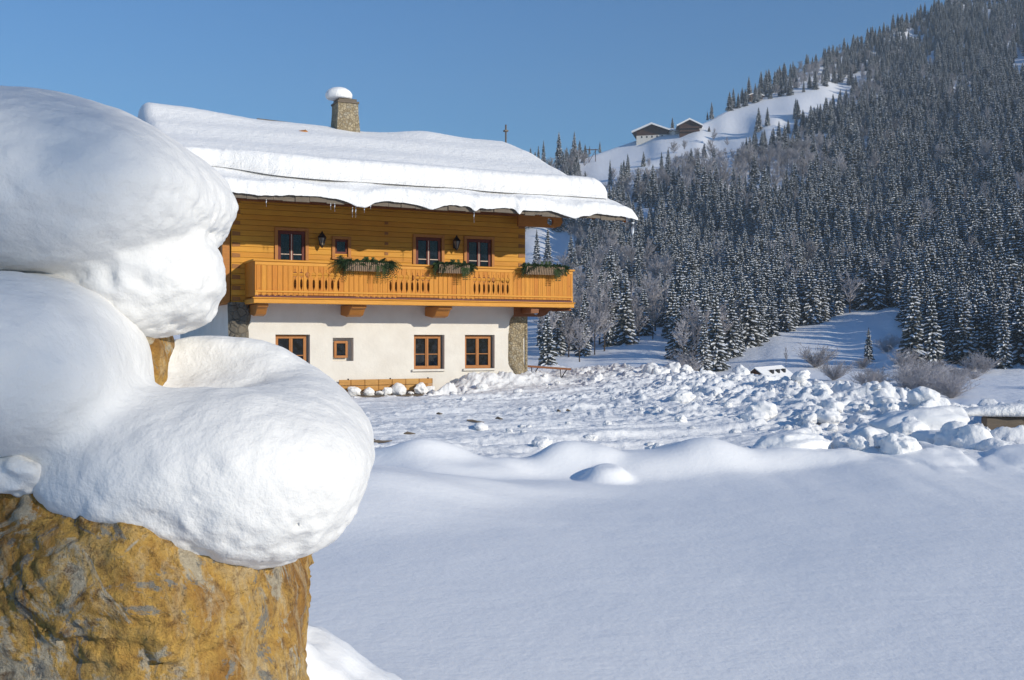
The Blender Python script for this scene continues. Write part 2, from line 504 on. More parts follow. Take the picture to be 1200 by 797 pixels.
def dome(X, Y, cx, cy, rx, ry, h, ang=0.0, p=1.0):
    c, s = math.cos(ang), math.sin(ang)
    a = ((X - cx) * c + (Y - cy) * s) / rx; b = (-(X - cx) * s + (Y - cy) * c) / ry
    q = a * a + b * b
    return h * np.exp(-1.1 * q ** 2.0)

def ground_h(X, Y):
    rd = rim_dist(X, Y)
    # boundary between untouched snow (near) and the ploughed yard
    yb = 13.2 + 0.35 * np.sin(X * 0.9) + 0.8 * fbm(X * 0.7, Y * 0.0 + 3, 4, 4) - 0.02 * X
    plough = sstep(-0.5, 1.3, Y - yb)
    # --- smooth field
    z = 0.07 * fbm(X * 0.16, Y * 0.16, 3, 1) + 0.015 * fbm(X * 0.9, Y * 0.9, 3, 2) * sstep(3, 9, Y)
    z = z + 0.16 * np.exp(-((Y - yb + 0.2) / 1.5) ** 2) * (0.15 + 0.85 * sstep(-1.0, 5.0, X)) * (0.8 + 0.5 * vnoise(X * 0.9, Y * 0.5, 6))
    z = z + 0.10 * sstep(2, -3, X) * sstep(12, 8, Y)
    # rounded mounds on the near side of the yard
    for m in ((-1.25, 12.5, 0.85, 0.7, 0.26), (-0.62, 12.0, 0.75, 0.6, 0.20), (-1.8, 11.6, 1.1, 0.8, 0.16), (0.30, 12.6, 0.6, 0.45, 0.17),
              (1.10, 11.9, 0.27, 0.26, 0.17), (1.75, 12.8, 1.1, 0.7, 0.20), (0.80, 12.6, 0.5, 0.45, 0.16), (-0.1, 11.1, 1.3, 0.6, 0.07),
              (2.9, 13.0, 0.9, 0.6, 0.18), (3.9, 13.1, .7, .5, .16), (-2.6, 9.6, 2.2, 1.6, 0.25), (-1.2, 10.4, 1.3, 0.9, 0.12), (-1.6, 13.3, .6, .4, .18), (0.9, 13.4, .5, .35, .12), (2.2, 13.6, .45, .35, .14)):
        z = z + dome(X, Y, m[0], m[1], m[2], m[3], m[4], 0.2, 0.75)
    # --- ploughed yard: lumps, clods and tyre ridges
    wx = X + 0.25 * vnoise(X * 1.5, Y * 1.5, 30); wy = Y + 0.25 * vnoise(X * 1.5, Y * 1.5, 31)
    d1, r1 = worley(wx * 1.1, wy * 1.1, 3)
    d2, r2 = worley(wx * 3.1, wy * 3.1, 8)
    d3, r3 = worley(wx * 7.5, wy * 7.5, 12)
    track = sstep(0.2, 0.9, vnoise(X * 0.28 + 2, Y * 0.33, 40) * 0.5 + 0.5 + 0.35 * sstep(3, -3, X) - 0.35 * sstep(3.0, 6.5, X))
    rough = np.clip(1 - 0.85 * track, 0.1, 1)
    def chunks(s, seed, thr):
        n = vnoise(wx * s, wy * s, seed) + 0.45 * vnoise(wx * s * 2.3, wy * s * 2.3, seed + 3)
        return np.clip(n - thr, 0, None) ** 0.55
    c1 = chunks(0.9, 3, 0.15); c2 = chunks(2.4, 8, 0.05); c3 = chunks(6.0, 12, 0.0); c4 = chunks(12.0, 14, 0.1)
    c1 = c1 * (0.6 + 0.4 * r1)
    side0 = sstep(-1.0, 4.0, X)
    patch = sstep(-0.25, 0.45, vnoise(X * 0.6, Y * 0.6, 44))
    yard = rough * (0.06 * c1 + 0.065 * c2 * patch) + (0.4 + 0.6 * rough) * (0.06 * c3 * (0.35 + 0.65 * patch) + 0.03 * c4 * (0.3 + 0.7 * patch)) + 0.045 * (0.25 + 0.75 * rough) * fbm(X * 4.5, Y * 4.5, 4, 47, 0.7) + 0.009 * side0 * np.clip(Y - 14, 0, 24) + 0.04 * fbm(X * 1.2, Y * 1.2, 5, 7, 0.6)
    ca, sa = math.cos(0.42), math.sin(0.42)
    ru = X * ca + Y * sa; rv = -X * sa + Y * ca
    yard = yard + 0.06 * vnoise(ru * 0.25, rv * 2.0, 50) * (0.4 + track) + 0.03 * vnoise(ru * 0.6, rv * 5.5, 51)
    # pile thrown up along the rim
    pile = sstep(7.5, 0.3, rd)
    far = sstep(30, 50, Y)
    side = sstep(1.0, 4.5, X)
    ph = (0.24 * (1 - 0.45 * far) * pile * (0.35 + 0.65 * side) * (0.25 + 0.75 * sstep(15, 23, Y)) + 0.13 * pile * vnoise(X * 0.5, Y * 0.5, 60)
          + pile * (1 - 0.5 * far) * (0.24 * np.clip(fbm(X * 0.55, Y * 0.55, 5, 61, 0.6), -0.5, 1) + 0.15 * c1 + 0.09 * c2 + 0.04 * c3))
    yard = yard + ph
    hu, hv = house_uv(X, Y)
    nearwall = sstep(-2.4, -0.5, hv) * sstep(-1.0, 0.2, hu) * sstep(11.5, 9.6, hu) * sstep(6.0, 2.0, hv)
    yard = yard + nearwall * (0.10 + 0.22 * sstep(6.5, 8.5, hu) + 0.28 * np.clip(fbm(X * 1.3, Y * 1.3, 4, 70, 0.6) + 0.1, 0, 1) + 0.08 * c2 + 0.04 * c3)
    yard = yard + sstep(-3.0, -1.6, hv) * sstep(-0.7, -1.1, hv) * sstep(2.5, 3.5, hu) * sstep(7.5, 6.5, hu) * (0.0 + 0.14 * c2 + 0.07 * c3)
    benchzone = sstep(3.0, 3.6, hu) * sstep(6.9, 6.4, hu) * sstep(-1.3, -0.9, hv)
    yard = yard - benchzone * 0.35 - sstep(-6.0, -1.0, hv) * sstep(8.0, 5.5, hu) * sstep(-4, 1, hu) * 0.34
    yard = yard * (1 - sstep(16, 60, -Y)) 
    z = z * (1 - plough) + (z * 0.25 + yard) * plough
    # right-hand bank of boulders towards the field
    bank = sstep(3.2, 5.6, X) * sstep(1.8, 0.0, np.abs(Y - (13.2 - 0.10 * (X - 5)))) * sstep(12, 9, X)
    z = z + bank * (0.10 + 0.12 * c1 + 0.08 * c2)
    # snow drifted against the foot of the stone pillar
    z = z + 0.60 * np.exp(-(((X + 1.25) / 0.88) ** 2 + ((Y - 3.75) / 0.75) ** 2) ** 1.3) * (1 + 0.22 * fbm(X * 5, Y * 5, 4, 99, 0.6))
    # cut away below the edge of the plateau
    drop = np.clip(-rd, 0, None)
    z = z - np.minimum(0.62 * np.clip(drop - 0.6, 0, None) + 0.15 * drop, 8.5)
    return z

xs = np.concatenate([np.linspace(-300, -40, 40)[:-1], np.linspace(-40, -7, 60)[:-1], np.linspace(-7, 12, 560)[:-1], np.linspace(12, 40, 60)[:-1], np.linspace(40, 300, 40)])
ys = np.concatenate([np.linspace(-160, -10, 30)[:-1], np.linspace(-10, 3.5, 30)[:-1], np.linspace(3.5, 10.5, 120)[:-1], np.linspace(10.5, 20, 330)[:-1],
                     np.linspace(20, 36, 330)[:-1], np.linspace(36, 52, 130)[:-1], np.linspace(52, 120, 40)])
GX, GY = np.meshgrid(xs, ys)
GZ = ground_h(GX, GY)
CH = sstep(-0.1, 0.7, GY - (12.9 + 0.35 * np.sin(GX * 0.9) - 0.02 * GX))
ground = mesh_np('snow_ground', np.stack([GX.ravel(), GY.ravel(), GZ.ravel()], 1), grid_faces(len(ys), len(xs)), M['snow_ground'])
_a = ground.data.attributes.new('churned', 'FLOAT', 'POINT'); _a.data.foreach_set('value', CH.ravel().astype(np.float32))
tag(ground, kind='structure')
def gh(x, y): return float(ground_h(np.array([float(x)]), np.array([float(y)]))[0])

# ================================================================== MOUNTAIN SIDE (bearing and height angle give the survey of the slope)
SKY_P = [-1200, 300, 560, 640, 690, 745, 800, 830, 852, 880, 920, 970, 1010, 1080, 1130, 1200, 1400, 1800, 2600]
SKY_Y = [330, 240, 202, 194, 184, 165, 155, 142, 130, 114, 92, 70, 52, 20, -4, -36, -110, -200, -300]
DY = [-400, -100, 0, 100, 200, 260, 300, 360, 400, 440, 470, 520]
DD = [1500, 1250, 1050, 760, 540, 440, 385, 300, 245, 190, 130, 70]
GP = [-1200, 300, 600, 765, 900, 1050, 1200, 1400, 2000, 2600]
GG = [1.7, 1.5, 1.22, 1.04, 0.95, 0.86, 0.76, 0.64, 0.42, 0.34]
def hill_D(px, py):
    base = np.exp(np.interp(py, DY, np.log(DD)))
    g = np.interp(px, GP, GG)
    k = np.clip((470 - np.asarray(py, float)) / 150, 0, 1)
    g = 1 + (g - 1) * k
    return base * g * (1 + 0.035 * vnoise(np.asarray(px) / 85., np.asarray(py) / 60., 90) + 0.015 * vnoise(np.asarray(px) / 30., np.asarray(py) / 25., 91))
def hill_pt(px, py, Dscale=1.0):
    D = hill_D(px, py) * Dscale
    return (px - 600) / 1200. * D, D, EYE + (397 - py) / 1200. * D
pxs = np.concatenate([np.linspace(-1200, 560, 60)[:-1], np.linspace(560, 1240, 240)[:-1], np.linspace(1240, 2600, 60)])
NT_ = 170
V = []
for px in pxs:
    top = np.interp(px, SKY_P, SKY_Y)
    py = np.linspace(520, top, NT_)
    x, y, z = hill_pt(np.full(NT_, px), py)
    # behind the crest the ground rolls over and falls
    k = np.array([1.04, 1.12, 1.3, 1.7])
    zt = z[-1]
    xb = x[-1] * k; yb_ = y[-1] * k; zb = zt + np.array([0.0, -8.0, -30.0, -60.0])
    V.append(np.stack([np.concatenate([x, xb]), np.concatenate([y, yb_]), np.concatenate([z, zb])], 1))
V = np.array(V)
hill = mesh_np('hillside', V.reshape(-1, 3), grid_faces(V.shape[0], V.shape[1]), snow_mat('hill_snow', 0.5, 0.3, 0.05, 0.6, col=(0.88, 0.89, 0.92)))
tag(hill, kind='structure')
# ================================================================== FARMHOUSE
M['log_end'] = wood_mat('log_end_wood', (0.36, 0.15, 0.035), 0.7, (14, 14, 14), knots=False)
house = empty('farmhouse', (HX, HY, 0), HT)
tag(house, 'big chalet, white plaster below, golden timber and balcony above, thick snow on its roof', 'farmhouse')
W, DEP = 9.95, 10.5
ZW = 2.76                       # top of the plastered storey
TAN = 0.432
def roofz(v):                   # underside of the roof boards on the front slope
    return 5.66 + TAN * (v + 2.6) if v <= DEP / 2 else 5.66 + TAN * (DEP - v + 2.6)

def wall_mesh(u0, u1, z0, z1, holes, depth, v0=0.0):
    """front wall sheet with openings and their reveals"""
    m = MB()
    us = sorted(set([u0, u1] + [h[0] for h in holes] + [h[1] for h in holes]))
    zs = sorted(set([z0, z1] + [h[2] for h in holes] + [h[3] for h in holes]))
    for a, b in zip(us[:-1], us[1:]):
        for c, d in zip(zs[:-1], zs[1:]):
            if any(h[0] <= a and b <= h[1] and h[2] <= c and d <= h[3] for h in holes): continue
            m.quad([(a, v0, c), (b, v0, c), (b, v0, d), (a, v0, d)])
    for (a, b, c, d) in holes:
        e = v0 + depth
        m.quad([(a, v0, c), (a, e, c), (a, e, d), (a, v0, d)]); m.quad([(b, v0, c), (b, v0, d), (b, e, d), (b, e, c)])
        m.quad([(a, v0, c), (b, v0, c), (b, e, c), (a, e, c)]); m.quad([(a, v0, d), (a, e, d), (b, e, d), (b, v0, d)])
        m.quad([(a, e, c), (b, e, c), (b, e, d), (a, e, d)])
    return m

GW = [(1.34, 2.42, 0.60, 1.78), (3.15, 3.83, 0.94, 1.68), (5.88, 6.96, 0.62, 1.78), (7.70, 8.80, 0.62, 1.78)]
UW = [(1.40, 2.26, 3.70, 5.00), (3.21, 3.63, 4.34, 4.80), (5.92, 6.83, 3.70, 4.99), (7.74, 8.66, 3.70, 5.01)]
# lower storey
m = wall_mesh(0, W, -1.2, ZW, GW, 0.30)
m.quad([(0, 0, -1.2), (0, 0, ZW), (0, DEP, ZW), (0, DEP, -1.2)])
m.quad([(W, 0, -1.2), (W, DEP, -1.2), (W, DEP, ZW), (W, 0, ZW)])
m.quad([(0, DEP, -1.2), (0, DEP, ZW), (W, DEP, ZW), (W, DEP, -1.2)])
lw = m.build('plaster_wall', M['plaster'], house, fix=False)
tag(lw, 'cream plastered wall of the lower storey')
# upper storey of squared logs
m = wall_mesh(0, W, ZW, 6.62, UW, 0.14, -0.03)
gp = [(0, ZW), (DEP, ZW), (DEP, 6.62), (DEP / 2, 6.62 + TAN * DEP / 2), (0, 6.62)]
m.quad([(0.0, y - 0.03 if y == 0 else y, z) for y, z in gp]); m.quad([(W, y - 0.03 if y == 0 else y, z) for y, z in reversed(gp)])
m.quad([(0, DEP, ZW), (0, DEP, 6.62), (W, DEP, 6.62), (W, DEP, ZW)])
m.quad([(0, -0.03, ZW), (W, -0.03, ZW), (W, 0.0, ZW), (0, 0.0, ZW)])
uw = m.build('log_wall', M['log'], house, fix=False)
tag(uw, 'golden squared-log wall of the upper storey')
# interlocking log ends at the corners and at the cross wall
def log_ends(u, w, dark_first=0, z0=ZW + 0.02, z1=6.0):
    z = z0; i = dark_first
    while z < z1:
        if i % 2 == 0:
            mb = MB(); mb.prism([(u - w * 0.5, z + 0.012), (u + w * 0.5, z + 0.025), (u + w * 0.5, z + 0.13), (u - w * 0.5, z + 0.150)], -0.045, -0.02)
            mb.build('log_end', M['log_end'], house)
        z += 0.165; i += 1
log_ends(0.14, 0.24)
log_ends(W - 0.14, 0.24)
z = ZW + 0.6
while z < 5.6:
    mb = MB(); mb.prism([(4.86, z), (4.98, z + 0.01), (4.98, z + 0.09), (4.86, z + 0.10)], -0.045, -0.02); z += 0.33
    mb.build('log_end', M['log_end'], house)
# log wall carried past the left corner (the gable balcony screen)
mb = MB(); mb.box(-0.26, -0.02, 0.05, 0.30, ZW - 0.05, 6.55); mb.box(-0.20, -0.02, 0.9, 1.1, ZW - 0.05, 6.9)
mb.box(-0.55, 0.0, 0.32, 4.5, ZW - 0.06, ZW + 0.14)
mb.build('corner_post', M['beam'], house, bevel=0.01)
# stone quoins
def quoin(u0, u1, z0, z1, seed, mat, wob=0.06):
    nz = 40; nu = 8
    V = []; F = []
    for j in range(nz + 1):
        z = z0 + (z1 - z0) * j / nz
        l = u0 + wob * float(vnoise(z * 2.3, seed)) ; r = u1 + wob * 0.9 * float(vnoise(z * 2.1 + 9, seed + 4))
        for i in range(nu + 1):
            t = i / nu
            edge = min(t, 1 - t)
            v = -0.02 - 0.075 * min(1, edge * 5) - 0.06 * float(vnoise((l + (r - l) * t) * 6, z * 6, seed))
            if edge == 0: v = 0.02
            V.append((l + (r - l) * t, v, z))
    o = mesh_np('stone_quoin', V, grid_faces(nz + 1, nu + 1)[:, ::-1], mat, house)
    return o
q = quoin(0.02, 0.66, 1.35, ZW - 0.02, 3, M['stone_dark'], 0.13); tag(q, 'dark stone quoin at the left corner')
q2 = quoin(9.40, W + 0.04, -0.6, ZW - 0.02, 8, M['stone'], 0.13); tag(q2, 'tan rubble quoin at the right corner')
mb = MB(); mb.box(W + 0.002, W + 0.08, -0.05, 0.6, -0.6, ZW - 0.02)
mb.build('quoin_return', M['stone'], house)

def window(name, rect, v, fw, mframe, mmunt, parent, cols=2, rows=2, casing=None, sill=False, depth=0.0, label=None):
    a, b, c, d = rect
    fr = MB()
    t = 0.07
    fr.box(a, b, v - t / 2, v + t / 2, d - fw, d); fr.box(a, b, v - t / 2, v + t / 2, c, c + fw)
    fr.box(a, a + fw, v - t / 2, v + t / 2, c + fw, d - fw); fr.box(b - fw, b, v - t / 2, v + t / 2, c + fw, d - fw)
    mid = (a + b) / 2
    if cols == 2: fr.box(mid - fw * 0.55, mid + fw * 0.55, v - t / 2 - 0.006, v + t / 2, c + fw, d - fw)
    w = fr.build('window', mframe, parent, bevel=0.006)
    if label: tag(w, label)
    g = MB(); g.box(a + fw * 0.6, b - fw * 0.6, v, v + 0.012, c + fw * 0.6, d - fw * 0.6)
    g.build('pane', M['glass'], w)
    mu = MB()
    if rows > 1:
        zc = c + (d - c) * 0.44
        mu.box(a + fw, b - fw, v - 0.022, v - 0.001, zc - 0.013, zc + 0.013)
        if cols == 2: mu.box(mid - 0.014, mid + 0.014, v - t / 2 - 0.02, v - t / 2 - 0.008, c + fw, d - fw)
        mu.build('glazing_bar', mmunt, w)
    if casing:
        k = MB(); cw = casing
        k.box(a - cw, b + cw, -0.085, -0.028, d, d + cw * 0.9); k.box(a - cw, a, -0.08, -0.028, c - 0.1, d); k.box(b, b + cw, -0.08, -0.028, c - 0.1, d)
        k.box(a - cw * 1.1, b + cw * 1.1, -0.11, -0.028, c - 0.18, c - 0.102)
        k.build('casing', M['casing'], w, bevel=0.006)
    if sill:
        k = MB(); k.box(a - 0.10, b + 0.08, -0.09, 0.17, c - 0.075, c - 0.003)
        k.build('sill', M['plaster'], w, bevel=0.01)
    return w
for i, r in enumerate(GW):
    a, b, c, d = r
    small = i == 1
    inner = (a + 0.02, b - 0.07, c + 0.03, d - 0.02) if not small else (a + 0.10, b - 0.14, c + 0.10, d - 0.10)
    window('window', inner, 0.20, 0.10 if not small else 0.075, M['sash_wood'], M['sash_wood'], house, 1 if small else 2, 1 if small else 2, None, not small,
           label='small square orange-framed window in a deep plaster recess' if small else None)
for i, r in enumerate(UW):
    small = i == 1
    window('window', r, 0.02, 0.105 if not small else 0.07, M['sash_red'], M['muntin'], house, 1 if small else 2, 1 if small else 2, 0.10, False,
           label='small red-framed window beside the left lantern' if small else None)

# ---------------------------------------------------------------- roof
roof = MB()
uL, uR = -2.0, 12.35
def rz(v): return roofz(v)
prof = [(-2.6, rz(-2.6)), (DEP / 2, rz(DEP / 2)), (DEP + 2.6, rz(DEP + 2.6))]
for (v0, z0), (v1, z1) in zip(prof[:-1], prof[1:]):
    roof.quad([(uL, v0, z0), (uR, v0, z0), (uR, v1, z1), (uL, v1, z1)])
    roof.quad([(uL, v0, z0 + 0.16), (uL, v1, z1 + 0.16), (uR, v1, z1 + 0.16), (uR, v0, z0 + 0.16)])
    for u in (uL, uR):
        roof.quad([(u, v0, z0), (u, v1, z1), (u, v1, z1 + 0.16), (u, v0, z0 + 0.16)])
for v, z in (prof[0], prof[2]):
    roof.quad([(uL, v, z), (uL, v, z + 0.16), (uR, v, z + 0.16), (uR, v, z)])
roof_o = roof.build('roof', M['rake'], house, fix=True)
# eave boards, a bit ragged, and rafters
mb = MB(); u = uL
random.seed(3)
while u < uR:
    w = random.uniform(0.25, 0.6)
    mb.box(u, min(u + w, uR) - 0.01, -2.66 - random.uniform(0, 0.05), -2.605, 5.60 - random.uniform(0, 0.05), 5.80); u += w
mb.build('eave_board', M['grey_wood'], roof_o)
for k in range(17):
    u = uL + 0.35 + k * 0.86
    r_ = MB()
    r_.prism([(-2.45, rz(-2.45) - 0.14), (-2.45, rz(-2.45) - 0.005), (1.0, rz(1.0) - 0.005), (1.0, rz(1.0) - 0.16), (-2.25, rz(-2.25) - 0.16)], u - 0.06, u + 0.06, axis='x')
    r_.build('rafter', M['beam_dark'], roof_o)
# rake boards on the right gable
mb = MB()
for (v0, v1) in ((-2.6, DEP / 2), (DEP + 2.6, DEP / 2)):
    mb.quad([(uR + 0.01, v0, rz(v0) - 0.14), (uR + 0.01, v1, rz(v1) - 0.14), (uR + 0.01, v1, rz(v1) + 0.2), (uR + 0.01, v0, rz(v0) + 0.2)])
    mb.quad([(uR + 0.06, v0, rz(v0) - 0.14), (uR + 0.06, v0, rz(v0) + 0.2), (uR + 0.06, v1, rz(v1) + 0.2), (uR + 0.06, v1, rz(v1) - 0.14)])
    mb.quad([(uR + 0.01, v0, rz(v0) - 0.14), (uR + 0.06, v0, rz(v0) - 0.14), (uR + 0.06, v1, rz(v1) - 0.14), (uR + 0.01, v1, rz(v1) - 0.14)])
mb.build('rake_board', M['beam'], roof_o)

def carved_beam(name, u0, u1, v, z0, z1, th, steps, hole, mat):
    """horizontal beam with a carved end on the right, pierced by a round hole; profile in (u,z)"""
    bm = bmesh.new()
    outer = [(u0, z0), (u0, z1), (u1, z1)] + steps
    hp = [(hole[0] + hole[2] * math.cos(t * math.pi / 6), hole[1] + hole[2] * math.sin(t * math.pi / 6)) for t in range(12)]
    # profile with the hole filled by triangulation, then extruded
    vo = [bm.verts.new((a, v, b)) for a, b in outer]; vh = [bm.verts.new((a, v, b)) for a, b in hp]
    es = [bm.edges.new((vo[i], vo[(i + 1) % len(vo)])) for i in range(len(vo))] + [bm.edges.new((vh[i], vh[(i + 1) % 12])) for i in range(12)]
    r = bmesh.ops.triangle_fill(bm, use_beauty=True, edges=es)
    fs = [f for f in bm.faces]
    # drop triangles inside the hole
    for f in list(fs):
        c = f.calc_center_median()
        if math.hypot(c.x - hole[0], c.z - hole[1]) < hole[2] * 0.93 and all(x in vh for x in f.verts): bm.faces.remove(f)
    ex = bmesh.ops.extrude_face_region(bm, geom=list(bm.faces))
    bmesh.ops.translate(bm, verts=[g for g in ex['geom'] if isinstance(g, bmesh.types.BMVert)], vec=(0, th, 0))
    bmesh.ops.recalc_face_normals(bm, faces=bm.faces)
    me = bpy.data.meshes.new(name); bm.to_mesh(me); bm.free(); me.materials.append(mat)
    o = bpy.data.objects.new(name, me); COL.objects.link(o); o.parent = house
    return o
# eave purlin (upper) and balcony beam (lower), both pierced
carved_beam('purlin', 9.4, 11.05, -0.62, 5.46, 5.86, 0.12, [(11.1, 5.66), (11.0, 5.52), (10.8, 5.46)], (10.62, 5.66, 0.125), M['beam'])
carved_beam('purlin', 9.4, 12.3, 2.0, 7.1, 7.5, 0.28, [(12.3, 7.3), (12.2, 7.15), (12.0, 7.1)], (11.9, 7.3, 0.1), M['beam'])
mb = MB(); mb.box(-1.2, 9.38, -0.62, -0.36, 5.80, 6.0); mb.build('purlin', M['beam_dark'], house)
carved_beam('balcony_beam', 9.30, 11.0, -0.55, 2.40, 2.77, 0.10, [(10.85, 2.62), (10.62, 2.60), (10.5, 2.47), (10.3, 2.40)], (10.12, 2.575, 0.12), M['beam_dark'])

# ---------------------------------------------------------------- snow on the roof
def roof_snow(name, u0, u1, v0, v1, base, T, edge, lab, edge_front=None, wob=0.0, nu=240, nv=120, seed=0, droop=None, bulge=0.12, front_lip=None):
    """thick snow sheet: top and underside grids joined all round. base(v) gives the height it lies on"""
    U = np.linspace(0, 1, nu); Vv = (1 - np.cos(np.linspace(0, np.pi, nv))) / 2 * 0.35 + np.linspace(0, 1, nv) * 0.65
    uu, vv = np.meshgrid(U, Vv)
    uc = (1 - np.cos(uu * np.pi)) / 2 * 0.12 + uu * 0.88
    u = u0 + (u1 - u0) * uc
    vf = v0 + (edge_front(u) if edge_front else 0)
    v = vf + (v1 - vf) * vv
    bz = base(v)
    dl = (u - u0); dr = (u1 - u); df = (v - vf) ; db = (v1 - v)
    def rnd(d, r): return np.sqrt(np.clip(1 - (1 - np.clip(d / r, 0, 1)) ** 2, 0, 1))
    t = T(u, v) * rnd(dl, edge) * rnd(dr, edge * 1.4) * rnd(df, edge * 0.55) * rnd(db, edge)
    top = bz + t
    # the front lip bulges outward and hangs a little
    lip = np.exp(-(df / 0.28) ** 2) 
    vt = v - bulge * lip * np.clip(t / 0.3, 0, 1)
    zt = top + 0.0
    zb = bz.copy()
    if droop is not None:
        dd = droop(u) * np.exp(-(df / 0.30) ** 2)
        zt = zt - dd * 0.8; zb = zb - dd
    if front_lip is not None:
        sidefall = front_lip(u) 
        zt = zt - sidefall; zb = zb - sidefall
    # small relief
    zt = zt + (0.012 * fbm(u * 3, v * 3, 4, seed + 5) + 0.02 * lip * fbm(u * 5, v * 7, 4, seed + 6)) * np.clip(t / 0.1, 0, 1)
    vt = vt + 0.05 * lip * fbm(u * 6, vv * 30, 4, seed + 8, 0.65) * np.clip(t / 0.1, 0, 1)
    zt = zt + 0.035 * lip * fbm(u * 7 + 5, vv * 34, 4, seed + 9, 0.65) * np.clip(t / 0.1, 0, 1)
    Vt = np.stack([u.ravel(), vt.ravel(), zt.ravel()], 1); Vb = np.stack([u.ravel(), v.ravel(), (zb - 0.0).ravel()], 1)
    F = grid_faces(nv, nu); n = nu * nv
    ring = list(range(nu)) + [i * nu + nu - 1 for i in range(1, nv)] + [(nv - 1) * nu + i for i in range(nu - 2, -1, -1)] + [i * nu for i in range(nv - 2, 0, -1)]
    Q = [(ring[i], ring[i] + n, ring[(i + 1) % len(ring)] + n, ring[(i + 1) % len(ring)]) for i in range(len(ring))]
    o = mesh_np(name, np.concatenate([Vt, Vb]), np.concatenate([F, F[:, ::-1] + n, np.array(Q)]), M['snow_roof'], house)
    return tag(o, lab)
RB = lambda v: np.where(v < DEP / 2, 5.66 + TAN * (v + 2.6), 5.66 + TAN * (DEP - v + 2.6)) + 0.165
def RBs(v):      # rounded over the ridge
    return RB(v) - 0.16 * np.exp(-((v - DEP / 2) / 0.7) ** 2)
def T_slab(u, v):
    w = v + 0.10 * np.sin(u * 0.55 + 1) + 0.12 * vnoise(u * 0.35, v * 0.0, 77) - 0.03 * u
    t = 0.45 + 0.030 * np.sin(w * 2 * np.pi / 2.3 + 0.6) + 0.05 * vnoise(u * 0.22, v * 0.45, 78)
    t = t + 0.20 * sstep(3.0, 5.0, v) * sstep(2.2, -1.0, u) + 0.13 * np.exp(-((u - 8.3) / 1.1) ** 2) * np.exp(-((v - 5.2) / 0.9) ** 2)
    t = t + 0.13 * sstep(-0.9, -1.9, v)
    t = t - 0.10 * np.exp(-((u - 5.9) / 1.4) ** 2) * np.exp(-((v - 5.2) / 1.5) ** 2)
    return t
def lower_lift(v): return RBs(v) + 0.30 * sstep(0.2, -1.7, v)
roof_snow('roof_snow_slab', -2.15, 12.05, -2.12, DEP + 2.1, lower_lift, T_slab, 0.42,
          'thick upper slab of snow with a rolled lower lip', edge_front=lambda u: 0.16 * fbm(u * 0.35, u * 0, 3, 80) + 0.55 * sstep(1.2, -1.0, u), seed=80, nv=150, bulge=0.14)
SC = [(-1.4, .5, .08), (3.15, 0.42, 0.15), (0.4, 0.6, 0.04), (5.35, 0.40, 0.11), (6.85, 0.16, 0.10), (7.3, .3, .04), (8.35, 0.10, 0.10), (8.9, .3, .03), (10.2, 0.42, 0.12), (10.9, .2, .05)]
def scal(u):
    s = 0.0 + 0.04 * fbm(u * 1.7, u * 0, 4, 81, 0.6)
    for c, w, h in SC: s = s + h * np.exp(-((u - c) / w) ** 2 * 1.2)
    return s
roof_snow('eave_snow', -2.2, 12.8, -2.78, -0.2, lambda v: RB(v) - 0.02, lambda u, v: 0.26 + 0.05 * vnoise(u * 0.9, v * 1.5, 82) + 0.06 * sstep(-2.2, -2.7, v), 0.40,
          'lower snow sheet hanging over the eave in scallops', edge_front=lambda u: -0.35 * scal(u), seed=83, nv=50, nu=420, droop=lambda u: np.clip(scal(u) * 1.45, -0.02, 1) + 0.02, bulge=0.10,
          front_lip=lambda u: 0.13 * np.clip((u - 11.7) / 1.2, 0, 2) ** 1.5 )
# icicles
random.seed(12)
def icicle(u, v, z, L, r):
    mb = MB(); pts = [(u + 0.004 * math.sin(k * 2.0), v, z - L * k / 5) for k in range(6)]
    mb.tube(pts, [r * (1 - k / 5.0) ** 0.7 + 0.002 for k in range(6)], 7)
    return mb.build('icicle', M['ice'], roof_o, smooth=True)
icicle(12.60, -2.72, 5.52, 0.85, 0.06)
for u in (2.42, 2.95, 3.05, 3.31, 3.5, 0.45, 2.3, 6.82):
    icicle(u, -2.74, 5.48 if 2.8 < u < 3.5 else 5.56, random.uniform(0.10, 0.40), 0.014)

# chimney
ch = MB()
cx, cy = 5.10, 5.15
def ring(w, d, z): return [(cx - w / 2, cy - d / 2, z), (cx + w / 2, cy - d / 2, z), (cx + w / 2, cy + d / 2, z), (cx - w / 2, cy + d / 2, z)]
lv = [ring(1.0, 1.0, 8.6), ring(0.86, 0.9, 9.35), ring(0.78, 0.82, 9.9), ring(0.76, 0.80, 10.28)]
for a, b in zip(lv[:-1], lv[1:]):
    for i in range(4): ch.quad([a[i], a[(i + 1) % 4], b[(i + 1) % 4], b[i]])
ch.quad(lv[-1])
ch_o = ch.build('chimney', M['stone'], roof_o)
tag(ch_o, 'rubble stone chimney under a cap of snow')
mb = MB(); mb.box(cx - 0.41, cx + 0.41, cy - 0.44, cy + 0.44, 10.282, 10.36); mb.box(cx - 0.34, cx + 0.34, cy - 0.36, cy + 0.36, 10.361, 10.46)
o = mb.build('chimney_cap', M['grey_wood'], house, bevel=0.01)
def blob(name, fn, lo, hi, h, mat, parent=None, smooth=True):
    Vv, F = surface_nets(fn, lo, hi, h)
    return mesh_np(name, Vv, F, mat, parent, smooth)
def ell(x, y, z, c, r):
    q = np.sqrt(((x - c[0]) / r[0]) ** 2 + ((y - c[1]) / r[1]) ** 2 + ((z - c[2]) / r[2]) ** 2)
    return (q - 1) * min(r)
def smin(a, b, k):
    hh = np.clip(0.5 + 0.5 * (b - a) / k, 0, 1)
    return b * (1 - hh) + a * hh - k * hh * (1 - hh)
